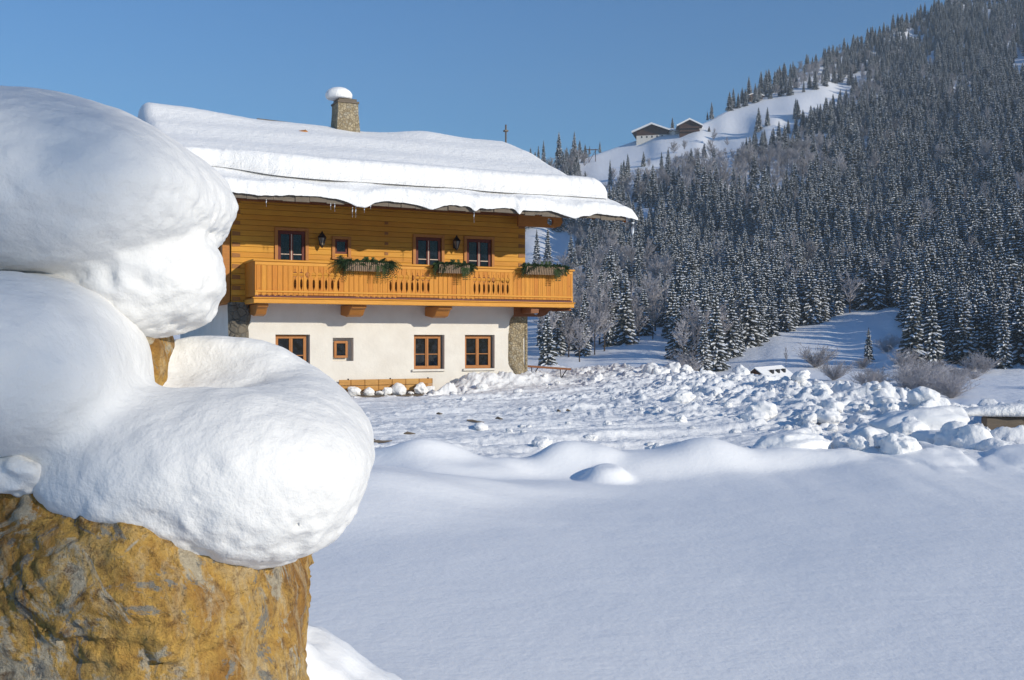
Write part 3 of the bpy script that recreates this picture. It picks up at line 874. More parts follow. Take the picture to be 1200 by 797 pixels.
o = blob('chimney_snow', lambda x, y, z: np.maximum(ell(x, y, z, (cx - 0.03, cy - 0.03, 10.60), (0.39, 0.42, 0.27)) + 0.30 * (x - cx), 10.465 - z) + 0.01 * fbm3(x * 6, y * 6, z * 6, 3),
         (cx - 0.9, cy - 0.9, 10.3), (cx + 0.9, cy + 0.9, 11.2), 0.04, M['snow_roof'], house)
# antenna stub, boards showing at the ridge, small tile patch
mb = MB(); mb.tube([(11.72, 5.2, 9.3), (11.72, 5.2, 10.18)], 0.035, 8); mb.box(11.64, 11.80, 5.12, 5.28, 9.9, 9.96)
mb.build('ridge_pole', M['grey_wood'], roof_o)
mb = MB()
Mt = Matrix.Translation((2.6, 5.9, 9.50)) @ Matrix.Rotation(R(1.5), 4, 'Y')
mb.box(-0.62, 0.58, -0.4, 0.4, -0.13, -0.02, M=Mt); mb.box(-0.66, 0.6, -0.45, 0.4, -0.018, 0.05, M=Mt)
mb.build('ridge_hatch', M['grey_wood'], roof_o, bevel=0.01)
mb = MB(); Mt = Matrix.Translation((2.98, 3.3, 8.78)) @ Matrix.Rotation(R(-14), 4, 'Y') @ Matrix.Rotation(R(23), 4, 'X')
mb.box(-0.2, 0.22, -0.1, 0.1, -0.12, 0.03, M=Mt); mb.build('roof_vent', M['casing'], roof_o, bevel=0.03)

# ---------------------------------------------------------------- balcony
bu0, bu1, bv = 0.42, 11.08, -1.35
bal = MB()
bal.box(bu0 + 0.03, bu1 - 0.03, bv + 0.03, -0.035, 2.80, 2.87)
bal.box(9.985, bu1 - 0.03, -0.03, 6.0, 2.80, 2.87)
balc = bal.build('balcony', M['beam'], house)
tag(balc, 'timber balcony along the front, turning the right corner')
mb = MB()
mb.box(bu0 - 0.04, bu1 + 0.04, bv - 0.05, bv + 0.10, 2.695, 2.83)
mb.box(bu0 - 0.07, bu1 + 0.07, bv - 0.085, bv + 0.10, 2.833, 2.872)
mb.box(bu0 - 0.04, bu0 + 0.08, bv + 0.102, -0.035, 2.695, 2.83)
mb.box(bu1 - 0.10, bu1 + 0.04, bv + 0.102, 6.0, 2.695, 2.83)
mb.build('edge_beam', M['rail'], balc, bevel=0.012)
mb = MB()
mb.box(bu0 - 0.06, bu1 + 0.06, bv - 0.07, bv + 0.09, 3.925, 3.985)
mb.box(bu0 - 0.06, bu0 + 0.08, bv + 0.092, -0.035, 3.925, 3.985)
mb.box(bu1 - 0.08, bu1 + 0.06, bv + 0.092, 6.0, 3.925, 3.985)
mb.build('handrail', M['rail'], balc, bevel=0.015)
mb = MB()
mb.box(bu0, bu1, bv - 0.045, bv + 0.02, 3.02, 3.075); mb.box(bu0, bu1, bv - 0.02, bv + 0.02, 3.82, 3.922)
for u in (bu0 + 0.05, bu1 - 0.05): mb.box(u - 0.05, u + 0.05, bv - 0.03, bv + 0.07, 2.874, 3.0195)
mb.build('cross_rail', M['rail'], balc, bevel=0.008)
# plain board sections
def boards(u0, u1, name='board_panel'):
    mb = MB(); n = max(1, round((u1 - u0) / 0.155)); w = (u1 - u0) / n
    for i in range(n):
        mb.box(u0 + i * w + 0.003, u0 + (i + 1) * w - 0.003, bv - 0.012 - 0.004 * (i % 2), bv + 0.018, 2.95, 3.818)
    return mb.build(name, M['plank_v'], balc)
SOL = [(0.42, 1.42), (3.12, 4.42), (6.03, 7.28), (8.80, 11.08)]
CUT = [(1.42, 3.12), (4.42, 6.03), (7.28, 8.80)]
for a, b in SOL: boards(a, b)
def pierced(u0, u1, n):
    """boards whose facing edges are cut so that each joint reads as a pierced heart over a slender vase"""
    w = (u1 - u0) / n
    prof = [(2.95, 0), (3.10, 0), (3.13, .012), (3.20, .034), (3.29, .036), (3.38, .030), (3.43, .010), (3.455, .004), (3.47, .016), (3.50, .050), (3.545, .070), (3.60, .068), (3.63, .042), (3.645, .008), (3.68, .006), (3.71, .012), (3.73, 0), (3.818, 0)]
    for i in range(n):
        a = u0 + i * w; b = a + w
        mb = MB()
        lx = [a + (p if i > 0 else 0) + 0.0015 for _, p in prof]; rx = [b - (p if i < n - 1 else 0) - 0.0015 for _, p in prof]
        y0, y1 = bv - 0.012, bv + 0.018
        for k in range(len(prof) - 1):
            z0, z1 = prof[k][0], prof[k + 1][0]
            for y in (y0, y1):
                mb.quad([(lx[k], y, z0), (rx[k], y, z0), (rx[k + 1], y, z1), (lx[k + 1], y, z1)])
            mb.quad([(lx[k], y0, z0), (lx[k + 1], y0, z1), (lx[k + 1], y1, z1), (lx[k], y1, z0)])
            mb.quad([(rx[k], y0, z0), (rx[k], y1, z0), (rx[k + 1], y1, z1), (rx[k + 1], y0, z1)])
        mb.build('pierced_board', M['plank_v'], balc)
pierced(*CUT[0], 9); pierced(*CUT[1], 9); pierced(*CUT[2], 9)
# left cheek and right return of the balcony
mb = MB()
for i in range(8): mb.box(bu0 - 0.012, bu0 + 0.018, bv + 0.03 + i * 0.16, bv + 0.185 + i * 0.16, 2.90, 3.92)
mb.build('board_panel', M['plank_v'], balc)
mb = MB()
for i in range(44): mb.box(bu1 - 0.018, bu1 + 0.012, bv + 0.03 + i * 0.16, bv + 0.185 + i * 0.16, 2.90, 3.92)
mb.build('board_panel', M['plank_v'], balc)
# dark scalloped trim
mb = MB(); u = bu0
while u < bu1 - 0.07:
    mb.prism([(u, 2.875), (u + 0.085, 2.875), (u + 0.085, 2.915), (u + 0.0425, 2.942), (u, 2.915)], bv - 0.032, bv - 0.018); u += 0.085
mb.build('scalloped_trim', M['scallop'], balc)
# brackets
for u in (0.70, 3.64, 6.50):
    mb = MB()
    w = 0.16 if u < 1 else 0.24
    mb.prism([(0.0, 2.40), (0.0, 2.692), (-1.2, 2.692), (-1.2, 2.60), (-1.05, 2.56), (-0.95, 2.46), (-0.85, 2.37), (-0.6, 2.33)], u - w, u + w, axis='x')
    mb.build('bracket', M['beam'], balc, bevel=0.015)
mb = MB(); mb.box(9.55, 9.85, -1.25, 0.1, 2.50, 2.69); mb.box(11.0, 11.12, -1.2, 0.0, 2.60, 2.69)
mb.build('bracket', M['beam_dark'], balc, bevel=0.01)

# flower boxes hung on the rail
def flower_box(u0, u1, z0, lab, seed, droopL=0.3):
    b = empty('flower_box', (HX, HY, 0), HT)
    rnd = random.Random(seed)
    mb = MB(); mb.prism([(bv - 0.09, z0 + 0.23), (bv - 0.10, z0 + 0.02), (bv - 0.27, z0 + 0.02), (bv - 0.33, z0 + 0.23)], u0, u1, axis='x')
    mb.build('box', M['grey_wood'], b)
    mb = MB(); u = u0 - 0.02
    while u < u1:
        mb.prism([(bv - 0.352, z0 + 0.27), (bv - 0.334, z0 + 0.27), (bv - 0.274, z0), (bv - 0.292, z0)], u, u + 0.035, axis='x'); u += 0.062
    mb.build('picket_front', M['picket'], b)
    def sprig(mb, p, d, L):
        d = Vector(d).normalized(); p = Vector(p)
        side = d.cross(Vector((0, 1, 0.2)));
        side.normalize()
        nrm = d.cross(side)
        n = 9
        for k in range(n):
            t = k / n
            c = p + d * L * t + Vector((0, 0, -0.5 * L * t * t))
            for sgn in (-1, 1):
                ll = L * 0.30 * (1 - t * 0.7)
                dirn = (d * 0.6 + side * sgn + nrm * rnd.uniform(-0.5, 0.5)).normalized()
                q = c + dirn * ll
                wv = d * 0.012
                mb.quad([c - wv, c + wv, q + wv * 0.4, q - wv * 0.4])
    g = MB(); g2 = MB()
    for k in range(230):
        uu = rnd.uniform(u0 - 0.10, u1 + 0.10)
        e = min(uu - u0, u1 - uu)
        p = (uu, bv - rnd.uniform(0.08, 0.34), z0 + 0.24 + rnd.uniform(-0.03, 0.07))
        if e < 0.25 and rnd.random() < 0.75:
            d = ((-1 if uu < (u0 + u1) / 2 else 1) * rnd.uniform(0.0, 0.8), rnd.uniform(-0.6, 0.1), rnd.uniform(-1.0, 0.5)); L = rnd.uniform(0.2, droopL)
        else:
            d = (rnd.uniform(-1, 1), rnd.uniform(-0.7, 0.2), rnd.uniform(-0.25, 0.75)); L = rnd.uniform(0.12, 0.24)
        sprig(g if rnd.random() < 0.75 else g2, p, d, L)
    for k in range(3):
        sprig(g2, (u0 + (u1 - u0) * rnd.uniform(0.4, 0.7), bv - 0.2, z0 + 0.28), (rnd.uniform(-.3, .3), 0, 1), 0.32)
    for k in range(8):
        sprig(g2, (u0 + (u1 - u0) * rnd.uniform(0.7, 1.0), bv - 0.33, z0 + 0.2), (rnd.uniform(-.3, .3), -0.2, -1), 0.3)
    g.build('fir_greenery', M['needle_box'], b, fix=False); g2.build('fir_greenery', M['needle_box2'], b, fix=False)
    tag(b, lab, 'flower box', 'flower boxes on the balcony rail')
flower_box(3.10, 4.42, 3.70, 'flower box with a thick drooping fir garland, leftmost on the balcony rail', 1, 0.42)
flower_box(6.12, 7.15, 3.72, 'flower box in the middle of the balcony rail, left of the right lantern', 2, 0.26)
flower_box(9.20, 10.55, 3.76, 'flower box with pale pickets at the right end of the balcony rail', 3, 0.26)

# wall lanterns
def lantern(u, z, lab):
    l = empty('wall_lantern', (HX, HY, 0), HT)
    v = -0.24
    mb = MB()
    n = 6
    def rg(r, zz): return [(u + r * math.cos(2 * math.pi * i / n), v + r * math.sin(2 * math.pi * i / n), zz) for i in range(n)]
    for (r0, z0, r1, z1) in ((0.005, z + 0.30, 0.03, z + 0.25), (0.03, z + 0.25, 0.05, z + 0.22), (0.05, z + 0.22, 0.145, z + 0.10), (0.145, z + 0.10, 0.13, z + 0.08), (0.05, z - 0.14, 0.06, z - 0.16), (0.06, z - 0.16, 0.01, z - 0.24)):
        a, b = rg(r0, z0), rg(r1, z1)
        for i in range(n): mb.quad([a[i], a[(i + 1) % n], b[(i + 1) % n], b[i]])
    a, b = rg(0.12, z + 0.08), rg(0.055, z - 0.14)
    for i in range(n): mb.bar(a[i], b[i], 0.017)
    mb.build('lantern_body', M['iron'], l)
    g = MB(); a, b = rg(0.11, z + 0.08), rg(0.05, z - 0.14)
    for i in range(n): g.quad([a[i], a[(i + 1) % n], b[(i + 1) % n], b[i]])
    g.build('lantern_glass', M['lampglass'], l)
    k = MB(); k.tube([(u, -0.04, z - 0.05), (u, -0.12, z - 0.18), (u, v, z - 0.2)], 0.012, 6); k.box(u - 0.04, u + 0.04, -0.05, -0.03, z - 0.14, z + 0.06)
    k.build('bracket', M['iron'], l)
    tag(l, lab, 'lantern', 'lanterns on the upper wall')
lantern(2.74, 4.72, 'black iron wall lantern between the left window and the small square one')
lantern(7.30, 4.80, 'black iron wall lantern between the two right-hand upper windows')

# bench against the wall
bench = empty('bench', (HX, HY, 0), HT)
tag(bench, 'long wooden bench against the plaster wall with snow clods on its seat', 'bench')
mb = MB(); mb.box(3.30, 6.46, -0.20, -0.16, 0.17, 0.35); mb.box(3.30, 6.46, -0.20, -0.16, -0.02, 0.155)
mb.build('backrest', M['bench'], bench, bevel=0.006)
mb = MB(); mb.box(3.25, 6.42, -0.66, -0.22, -0.19, -0.145)
mb.build('seat', M['grey_wood'], bench, bevel=0.006)
for u in (3.5, 4.9, 6.2):
    mb = MB(); mb.box(u - 0.04, u + 0.04, -0.62, -0.30, -0.75, -0.191); mb.box(u - 0.035, u + 0.035, -0.158, -0.10, -0.75, 0.30)
    mb.build('leg', M['grey_wood'], bench)
    mb = MB(); mb.tube([(u + 0.1, -0.18, 0.34), (u + 0.1, -0.18, 0.385)], 0.028, 8); mb.build('bolt', M['iron'], bench)

def clod_mesh(seed, sharp=1.0):
    def f(x, y, z):
        d = ell(x, y, z, (0, 0, 0), (0.5, 0.42, 0.36))
        return d + 0.16 * sharp * fbm3(x * 2.6 + seed * 9, y * 2.6, z * 2.6, 4, seed) + 0.10 * sharp * np.abs(fbm3(x * 5.5, y * 5.5 + seed, z * 5.5, 3, seed + 40)) + 0.01
    Vv, F = surface_nets(f, (-.8, -.8, -.7), (.8, .8, .7), 0.05)
    return Vv, F
CLODS = []
def clod(x, y, z, s, k, rz=0.0, rx=0.0, sc=(1, 1, 1), lab=None, group=None):
    if len(CLODS) <= k:
        pass
    o = bpy.data.objects.new('snow_clod', CLODS[k]); COL.objects.link(o)
    o.location = (x, y, z); o.rotation_euler = (rx, rx * 0.6, rz); o.scale = (s * sc[0], s * sc[1], s * sc[2])
    return tag(o, lab, 'snow clod', group)
for k in range(7):
    Vv, F = clod_mesh(k + 1, 0.75 + 0.12 * (k % 4))
    o = mesh_np('snow_clod', Vv, F, M['snow_lump']); CLODS.append(o.data); bpy.data.objects.remove(o)
def hw(u, v, z):
    c, s = math.cos(HT), math.sin(HT)
    return HX + c * u - s * v, HY + s * u + c * v, z
BL = [(3.72, 0.42, 0.0, 'tall snow clod at the left end of the bench seat'), (4.20, 0.34, 0.0, 'low crumbled snow clod second from the left on the bench seat'), (4.56, 0.24, -0.06, 'small flat snow clod third from the left on the bench seat'),
      (4.82, 0.34, 0.0, 'upright snow clod in the middle of the bench seat'), (5.20, 0.52, 0.02, 'largest smooth snow clod on the bench seat'), (5.62, 0.16, -0.07, 'tiny snow clod on the bench seat right of the largest'),
      (5.95, 0.46, 0.0, 'knobbly snow clod near the right end of the bench seat'), (6.25, 0.38, -0.01, 'snow clod on the right end of the bench seat')]
for i, (u, s, dz, lab) in enumerate(BL):
    x, y, z = hw(u, -0.42, -0.145 + s * 0.30)
    clod(x, y, z, s * 1.2, i % 7, i * 1.3, 0.2, (1, 1, 1.0 if i not in (2, 5) else 0.7), lab, 'snow clods on the bench')

# folding table beside the house
tb = empty('table', (0, 0, 0), 0)
tag(tb, 'brown table with crossed iron legs half sunk in snow at the farmhouse corner', 'table')
mb = MB()
p0 = Vector(hw(10.15, 0.2, 0.66)); du = (Vector(hw(11.75, -0.05, 0.54)) - p0)
side = Vector((-math.sin(HT), math.cos(HT), 0)) * 0.9
n0 = len(mb.v)
for dz in (0.0, 0.07):
    mb.v += [tuple(p0 + Vector((0, 0, dz))), tuple(p0 + du + Vector((0, 0, dz))), tuple(p0 + du + side + Vector((0, 0, dz))), tuple(p0 + side + Vector((0, 0, dz)))]
mb.f += [(0, 3, 2, 1), (4, 5, 6, 7), (0, 1, 5, 4), (1, 2, 6, 5), (2, 3, 7, 6), (3, 0, 4, 7)]; mb.mi += [0] * 6
mb.build('table_top', M['beam_dark'], tb)
for t in (0.12, 0.78):
    for s0, s1 in ((0.0, 0.24), (0.24, 0.0)):
        a = p0 + du * (t + s0 * 0.6) ; b = p0 + du * (t + s1 * 0.6) + Vector((0, 0, -0.62))
        a = a + side * 0.1 ; b = b + side * 0.1
        mb = MB(); mb.tube([a, a.lerp(b, 0.5) + side * 0.2, b], 0.018, 6); mb.build('leg', M['iron'], tb)
HAZE = 0.00024
# ================================================================== FOREGROUND STONE PILLAR UNDER ITS SNOW
def at(px, py, Y): return ((px - 600) / 1200 * Y, Y, EYE + (397 - py) / 1200 * Y)
def E_(px, py, Y, rx, ry, rd):
    c = at(px, py, Y); s = Y / 1200
    return c, (rx * s, rd, ry * s)
pillar = empty('stone_pillar', (-1.30, 3.4, 0.0))
tag(pillar, 'ochre stone pillar in the left foreground heaped with huge rounded snow cushions', 'stone pillar')
def keep(o):            # parts are modelled in world space
    o.parent = pillar; o.location = (1.30, -3.4, 0.0); return o
def f_rock(x, y, z):
    c, r = E_(118, 800, 3.32, 228, 190, 0.56)
    r = (r[0] * (1 + 0.14 * (1.05 - z)), r[1], r[2])
    q = ((np.abs((x - c[0]) / r[0])) ** 4 + (np.abs((y - c[1]) / r[1])) ** 3 + (np.abs((z - c[2]) / (r[2] * 1.9))) ** 4) ** (1 / 3.6)
    lean = 0.03 * (z - 0.8)
    d = (q - 1) * 0.45 + lean
    w1 = vnoise3(x * 4 + 3 * z, y * 4, z * 3, 22)
    n = 0.07 * fbm3(x * 2.2, y * 2.2, z * 2.2, 3, 21) + 0.030 * np.abs(fbm3(x * 6 + z * 2, y * 6, z * 5, 5, 25, 0.6)) - 0.022 * np.abs(fbm3(x * 9 + z * 5, y * 9, z * 6, 4, 28, 0.6))
    n = n + 0.022 * (np.floor(w1 * 3.2) / 3.2)
    return d + n
o = keep(blob('lower_stone', f_rock, (-2.1, 2.5, -0.2), (-0.35, 4.1, 1.40), 0.0105, M['rock']))
tag(o, 'broad ochre and grey streaked rock')
def f_up(x, y, z):
    c, r = E_(160, 400, 3.42, 38, 90, 0.15)
    d = ell(x, y, z, c, r)
    return d + 0.05 * fbm3(x * 7, y * 7, z * 7, 4, 33) + 0.02 * np.abs(fbm3(x * 18, y * 18, z * 12, 3, 35))
o = keep(blob('upper_stone', f_up, (-1.6, 3.05, 1.2), (-0.9, 3.8, 2.1), 0.011, M['rock']))
tag(o, 'small ochre stone showing between the snow cushions')

def sd(x, y, z, lst, k):
    d = None
    for a in lst:
        c, r = E_(*a); e = ell(x, y, z, c, r)
        d = e if d is None else smin(d, e, k)
    return d
def f_A(x, y, z):
    d = sd(x, y, z, [(-40, 224, 3.45, 246, 108, 0.72), (118, 243, 3.42, 140, 76, 0.6), (50, 236, 3.44, 190, 112, 0.66)], 0.09)
    d = d + 0.020 * fbm3(x * 2.6, y * 2.6, z * 2.6, 3, 41) + 0.007 * fbm3(x * 16, y * 16, z * 16, 3, 43)
    # broken right rim
    edge = sstep(-1.14, -0.98, x) * sstep(2.16, 1.95, z)
    d = d + edge * 0.045 * np.abs(fbm3(x * 20, y * 20, z * 20, 4, 44))
    e = sd(x, y, z, [(160, 325, 3.42, 100, 76, 0.34), (215, 330, 3.42, 46, 50, 0.22), (40, 340, 3.4, 110, 60, .3)], 0.05)
    e = e + 0.022 * fbm3(x * 6, y * 6, z * 6, 4, 45) + 0.026 * np.abs(fbm3(x * 13, y * 13, z * 13, 3, 46))
    return smin(d, e, 0.03)
o = keep(blob('snow_cap', f_A, (-2.9, 2.4, 1.50), (-0.80, 4.75, 2.62), 0.013, M['snow_fine']))
tag(o, 'huge domed topmost cap of snow with a ragged underside')
def f_B(x, y, z):
    d = sd(x, y, z, [(26, 425, 3.08, 128, 106, 0.62), (60, 455, 3.05, 95, 70, 0.4), (-60, 430, 3.08, 120, 100, .55)], 0.06)
    return d + 0.018 * fbm3(x * 3.2, y * 3.2, z * 3.2, 3, 51) + 0.006 * fbm3(x * 16, y * 16, z * 16, 3, 53)
def f_C(x, y, z):
    d = sd(x, y, z, [(282, 553, 3.12, 148, 98, 0.40), (172, 552, 3.14, 120, 90, 0.38), (250, 466, 3.66, 130, 73, 0.26), (345, 526, 3.45, 90, 84, 0.34), (300, 603, 3.15, 95, 56, 0.30)], 0.11)
    c, r = E_(222, 410, 3.42, 92, 46, 0.19)
    h = ell(x, y, z, c, r)
    d = -smin(-d, h, 0.09)
    low = sstep(1.30, 1.08, z)
    d = d + 0.018 * fbm3(x * 2.6, y * 2.6, z * 2.6, 3, 61) + 0.006 * fbm3(x * 16, y * 16, z * 16, 3, 63) + low * 0.018 * np.abs(fbm3(x * 13, y * 13, z * 13, 4, 64, 0.6))
    return d
o = keep(blob('snow_cushion', lambda x, y, z: smin(f_B(x, y, z), f_C(x, y, z), 0.07), (-2.3, 2.2, 0.72), (-0.35, 4.0, 2.1), 0.0125, M['snow_fine']))
tag(o, 'big bulging snow cushions wrapped round the ledge, the left one higher')
def f_D(x, y, z):
    d = sd(x, y, z, [(-10, 535, 3.08, 95, 62, 0.36), (60, 545, 3.05, 50, 36, 0.30)], 0.05)
    return d + 0.03 * fbm3(x * 5, y * 5, z * 5, 4, 71) + 0.035 * np.abs(fbm3(x * 12, y * 12, z * 12, 3, 73))
o = keep(blob('ice_crust', f_D, (-2.0, 2.55, 0.95), (-1.15, 3.55, 1.5), 0.012, M['snow_fine']))
tag(o, 'rough icy snow crust on the top of the rock, far left')

# ================================================================== THINGS IN THE YARD
tr = empty('timber_trough', (0, 0, 0))
tag(tr, 'low weathered timber trough, thick snow on its rim, behind the right-hand bank', 'trough')
mb = MB(); mb.box(7.15, 12.0, 15.45, 15.62, 0.0, 0.47); mb.box(7.35, 12.0, 14.8, 14.93, -0.15, 0.34)
mb.build('plank_wall', M['grey_wood'], tr, bevel=0.02)
Vv, F = surface_nets(lambda x, y, z: np.maximum(ell(x, y, z, (9.3, 15.62, 0.49), (2.6, 0.42, 0.25)) + 0.04 * fbm3(x * 2, y * 3, z * 3, 4, 81), 0.473 - z), (6.4, 14.9, 0.42), (12.0, 16.6, 0.9), 0.05)
mesh_np('snow_rim', Vv, F, M['snow_roof'], tr)

random.seed(21)
def bank_clod(x, y, s, sc=(1, 1, 1), lab=None, sink=0.16):
    k = random.randrange(7)
    clod(x, y, gh(x, y) + s * (0.36 * sc[2] - sink), s, k, random.uniform(0, 6.28), random.uniform(-0.3, 0.3), sc, lab, lab.replace('small broken snow clod', 'small snow clods').replace('rounded snow boulder', 'snow boulders'))
# the cluster standing on the crest
for (px, py, Y, s) in ((757, 452, 33.2, 0.85), (775, 447, 33.6, 1.05), (787, 440, 34.3, 1.0), (764, 440, 34.4, 0.8), (798, 449, 33.8, 0.7), (752, 441, 34.6, 0.5), (740, 443, 34.5, .45), (836, 446, 33.0, 0.45), (868, 440, 31.5, 0.7), (858, 446, 31, .5), (882, 444, 31.2, .4)):
    x, y, z = at(px, py, Y)
    clod(x, y, z, s, random.randrange(7), random.uniform(0, 6), 0.2, (1, 1, 1.25), 'rounded snow clod standing on the crest of the ploughed bank beyond the yard', 'snow clods on the crest of the bank')
for (px, Y, s, sc) in ((905, 13.9, 0.75, (1.2, 1, .7)), (925, 13.3, 0.85, (1.3, 1, .75)), (960, 13.6, 0.4, (1, 1, 1)), (990, 13.3, 0.36, (1, 1, 1)), (1022, 14.0, 0.75, (1, 1, 1)), (1040, 13.2, 0.5, (1.2, 1, .7)),
                       (1055, 12.8, 0.55, (1, 1, .9)), (1075, 15.5, 1.3, (1.3, 1, .8)), (1098, 14.6, 0.95, (1.2, 1, .7)), (1120, 14.0, 0.6, (1, 1, 1)), (1140, 13.7, 0.6, (1, 1, 1)), (880, 13.8, 0.45, (1.1, 1, .8)),
                       (1005, 13.0, 0.3, (1, 1, .9)), (1165, 13.4, 0.45, (1, 1, .8)), (1140, 15.2, .6, (1.2, 1, .8))):
    bank_clod((px - 600) / 1200 * Y, Y, s, sc, 'rounded snow boulder in the bank between the smooth field and the yard', 0.22)
n = 0
while n < 120:
    px = random.uniform(480, 1210); Y = random.choice([random.uniform(14.0, 20), random.uniform(16, 40), random.uniform(24, 38)])
    x = (px - 600) / 1200 * Y
    rd = float(rim_dist(np.array([x]), np.array([Y]))[0])
    hu, hv = house_uv(x, Y)
    if rd < 0.3 or (hv > -0.8 and -1 < hu < 10.5) or (px > 1140 and Y < 18): continue
    p = 0.25 + (0.75 if rd < 6 else 0) + (0.4 if px > 850 else 0)
    if 0.2 < hv + 2.4 < 2.2 and hu > 6: p = 1
    if random.random() > p: continue
    bank_clod(x, Y, random.choice((random.uniform(0.10, 0.2), random.uniform(0.15, 0.5))) * (1.3 if rd < 5 else 0.8), (1, 1, random.uniform(0.7, 1)), ('small broken snow clod heaped on the ploughed bank right of the yard' if rd < 6 and px > 800 else 'small broken snow clod near the far rim of the yard' if rd < 6 else 'small broken snow clod in the churned left half of the yard' if px < 760 else 'small broken snow clod in the churned right half of the yard'))
    n += 1
# bits of dark debris in the tyre tracks
for i, (px, py, L) in enumerate(((430, 522, .30), (447, 523, .35), (515, 491, .14), (557, 500, .34), (585, 498, .16), (480, 517, .2), (655, 489, .1), (666, 491, .1))):
    Y = 1.72 * 1200 / (py - 397)
    x = (px - 600) / 1200 * Y; z = gh(x, Y)
    mb = MB(); a = random.uniform(-0.4, 0.5)
    pts = [(x + L * (t - .5) * math.cos(a), Y + L * (t - .5) * math.sin(a) + 0.02 * math.sin(9 * t), max(z, gh(x + L * (t - .5) * math.cos(a), Y)) + 0.03 + 0.01 * math.sin(5 * t)) for t in (0, .3, .6, 1)]
    mb.tube(pts, [0.012, 0.028, 0.022, 0.008], 6)
    tag(mb.build('bark_scrap', M['grey_wood']), 'dark scrap of bark lying on the packed snow of the yard', 'bark scrap', 'bark scraps in the yard')

# ================================================================== FAR BUILDINGS
def chalet(name, lab, cat, loc, rz, w, d, hw_, rise, over, mats, lower=0.0, bands=0, win=3, roof_t=0.5, chim=None, vents=0):
    """gable front towards local -y, ridge along y"""
    b = empty(name, loc, rz)
    mb = MB()
    P = [(-w / 2, -8), (w / 2, -8), (w / 2, hw_), (0, hw_ + rise), (-w / 2, hw_)]
    mb.prism([(x, z if z > 0 else lower) for x, z in P], 0, d)
    mb.build('timber_wall', mats[0], b)
    if lower > 0 or lower == 0:
        mb = MB(); mb.box(-w / 2 - 0.1, w / 2 + 0.1, -0.1, d + 0.1, -8, max(lower, 0.3)); mb.build('base_wall', mats[1], b)
    W2 = w / 2 + over; r0 = rise / (w / 2)
    zr = hw_ + rise
    prof = [(-W2, zr - r0 * W2), (0, zr), (W2, zr - r0 * W2)]
    rf = MB(); rf.prism([(-W2, prof[0][1] + .02), (0, zr + .02), (W2, prof[2][1] + .02), (W2, prof[2][1] + .3), (0, zr + .3), (-W2, prof[0][1] + .3)], -over, d + over)
    ro = rf.build('roof', M['old_wood'], b)
    sn = MB(); zt_ = .302 + roof_t
    for s_ in (-1, 1):
        for yy in (-over - 0.1, d + over + 0.1):
            sn.quad([(0, yy, zr + .302), (s_ * W2, yy, prof[0][1] + .302), (s_ * (W2 + .1), yy, prof[0][1] + zt_ - .05), (0, yy, zr + zt_)])
        y0_, y1_ = -over - 0.1, d + over + 0.1
        for (xa, za), (xb, zb) in (((0, zr + .302), (s_ * W2, prof[0][1] + .302)), ((s_ * W2, prof[0][1] + .302), (s_ * (W2 + .1), prof[0][1] + zt_ - .05)), ((s_ * (W2 + .1), prof[0][1] + zt_ - .05), (0, zr + zt_))):
            sn.quad([(xa, y0_, za), (xb, y0_, zb), (xb, y1_, zb), (xa, y1_, za)])
    sn.build('roof_snow', M['snow_roof'], b, bevel=min(0.12, roof_t * 0.3))
    for k in range(bands):
        z = lower + 0.2 + (hw_ - lower) * k / max(1, bands)
        mb = MB(); mb.box(-w / 2 - 0.2, w / 2 + 0.2, -1.3, -0.02, z, z + 0.15); mb.box(-w / 2 - .2, w / 2 + .2, -1.32, -1.22, z + .152, z + 1.1)
        mb.build('balcony', M['old_wood'], b)
    for k in range(win):
        x = -w / 2 + w * (k + 1) / (win + 1)
        f = MB(); f.box(x - .45, x + .45, -0.14, -0.105, max(lower - 1.9, 0.6), max(lower - .7, 1.8)); f = f.build('window', M['iron'], b)
        if bands:
            for q in range(bands):
                z = lower + 0.9 + (hw_ - lower) * q / max(1, bands)
                f = MB(); f.box(x - .4, x + .4, -0.04, -0.003, z, z + 1.0); f.build('window', M['iron'], b)
    if chim:
        mb = MB(); mb.box(chim[0] - .4, chim[0] + .4, chim[1] - .4, chim[1] + .4, zr - 1, zr + 1.3); mb.build('chimney', M['stone_dark'], ro)
    for k in range(vents):
        mb = MB(); xx = W2 * (0.25 + 0.0 * k); yy = d * (0.3 + 0.25 * k)
        z = zr - r0 * xx
        mb.box(xx - .15, xx + .15, yy - .35, yy + .35, z + .3, z + .62 + roof_t); mb.build('roof_vent', M['iron'], ro)
    tag(b, lab, cat)
    return b
def on_hill(px, py):
    x, y, z = hill_pt(float(px), float(py)); return float(x), float(y), float(z)
p = on_hill(764, 163)
s_ = p[1] / 1200
chalet('farmhouse', 'dark farmhouse with white lower storey, left of the two on the skyline meadow', 'farmhouse', (p[0], p[1], p[2] + 0.3), R(-14), 36 * s_, 20, 8.5 * s_, 7.0 * s_, 5 * s_, (M['old_wood'], M['plaster']), lower=4.0 * s_, win=5, roof_t=1.0)
p = on_hill(808, 156.5)
chalet('farmhouse', 'brown timber farmhouse with balconies on the skyline meadow, right of the two', 'farmhouse', (p[0], p[1], p[2] + 0.3), R(-6), 22 * s_, 16, 8.5 * s_, 5.5 * s_, 3.5 * s_, (M['old_wood'], M['old_wood']), lower=0.8 * s_, bands=2, win=4, roof_t=1.0)
p = on_hill(787, 159)
chalet('connecting_shed', 'low white walled shed between the two skyline farmhouses', 'shed', (p[0], p[1] + 3, p[2] - .5), R(-70), 10, 13, 3.0, 1.6, 0.8, (M['plaster'], M['plaster']), lower=0, win=1, roof_t=0.8)
p = on_hill(886, 118)
chalet('hay_barn', 'small dark hay barn at the upper edge of the skyline meadow under the forest', 'barn', (p[0], p[1], p[2]), R(10), 9, 6, 3.0, 1.8, 0.8, (M['old_wood'], M['old_wood']), win=0, roof_t=0.6)
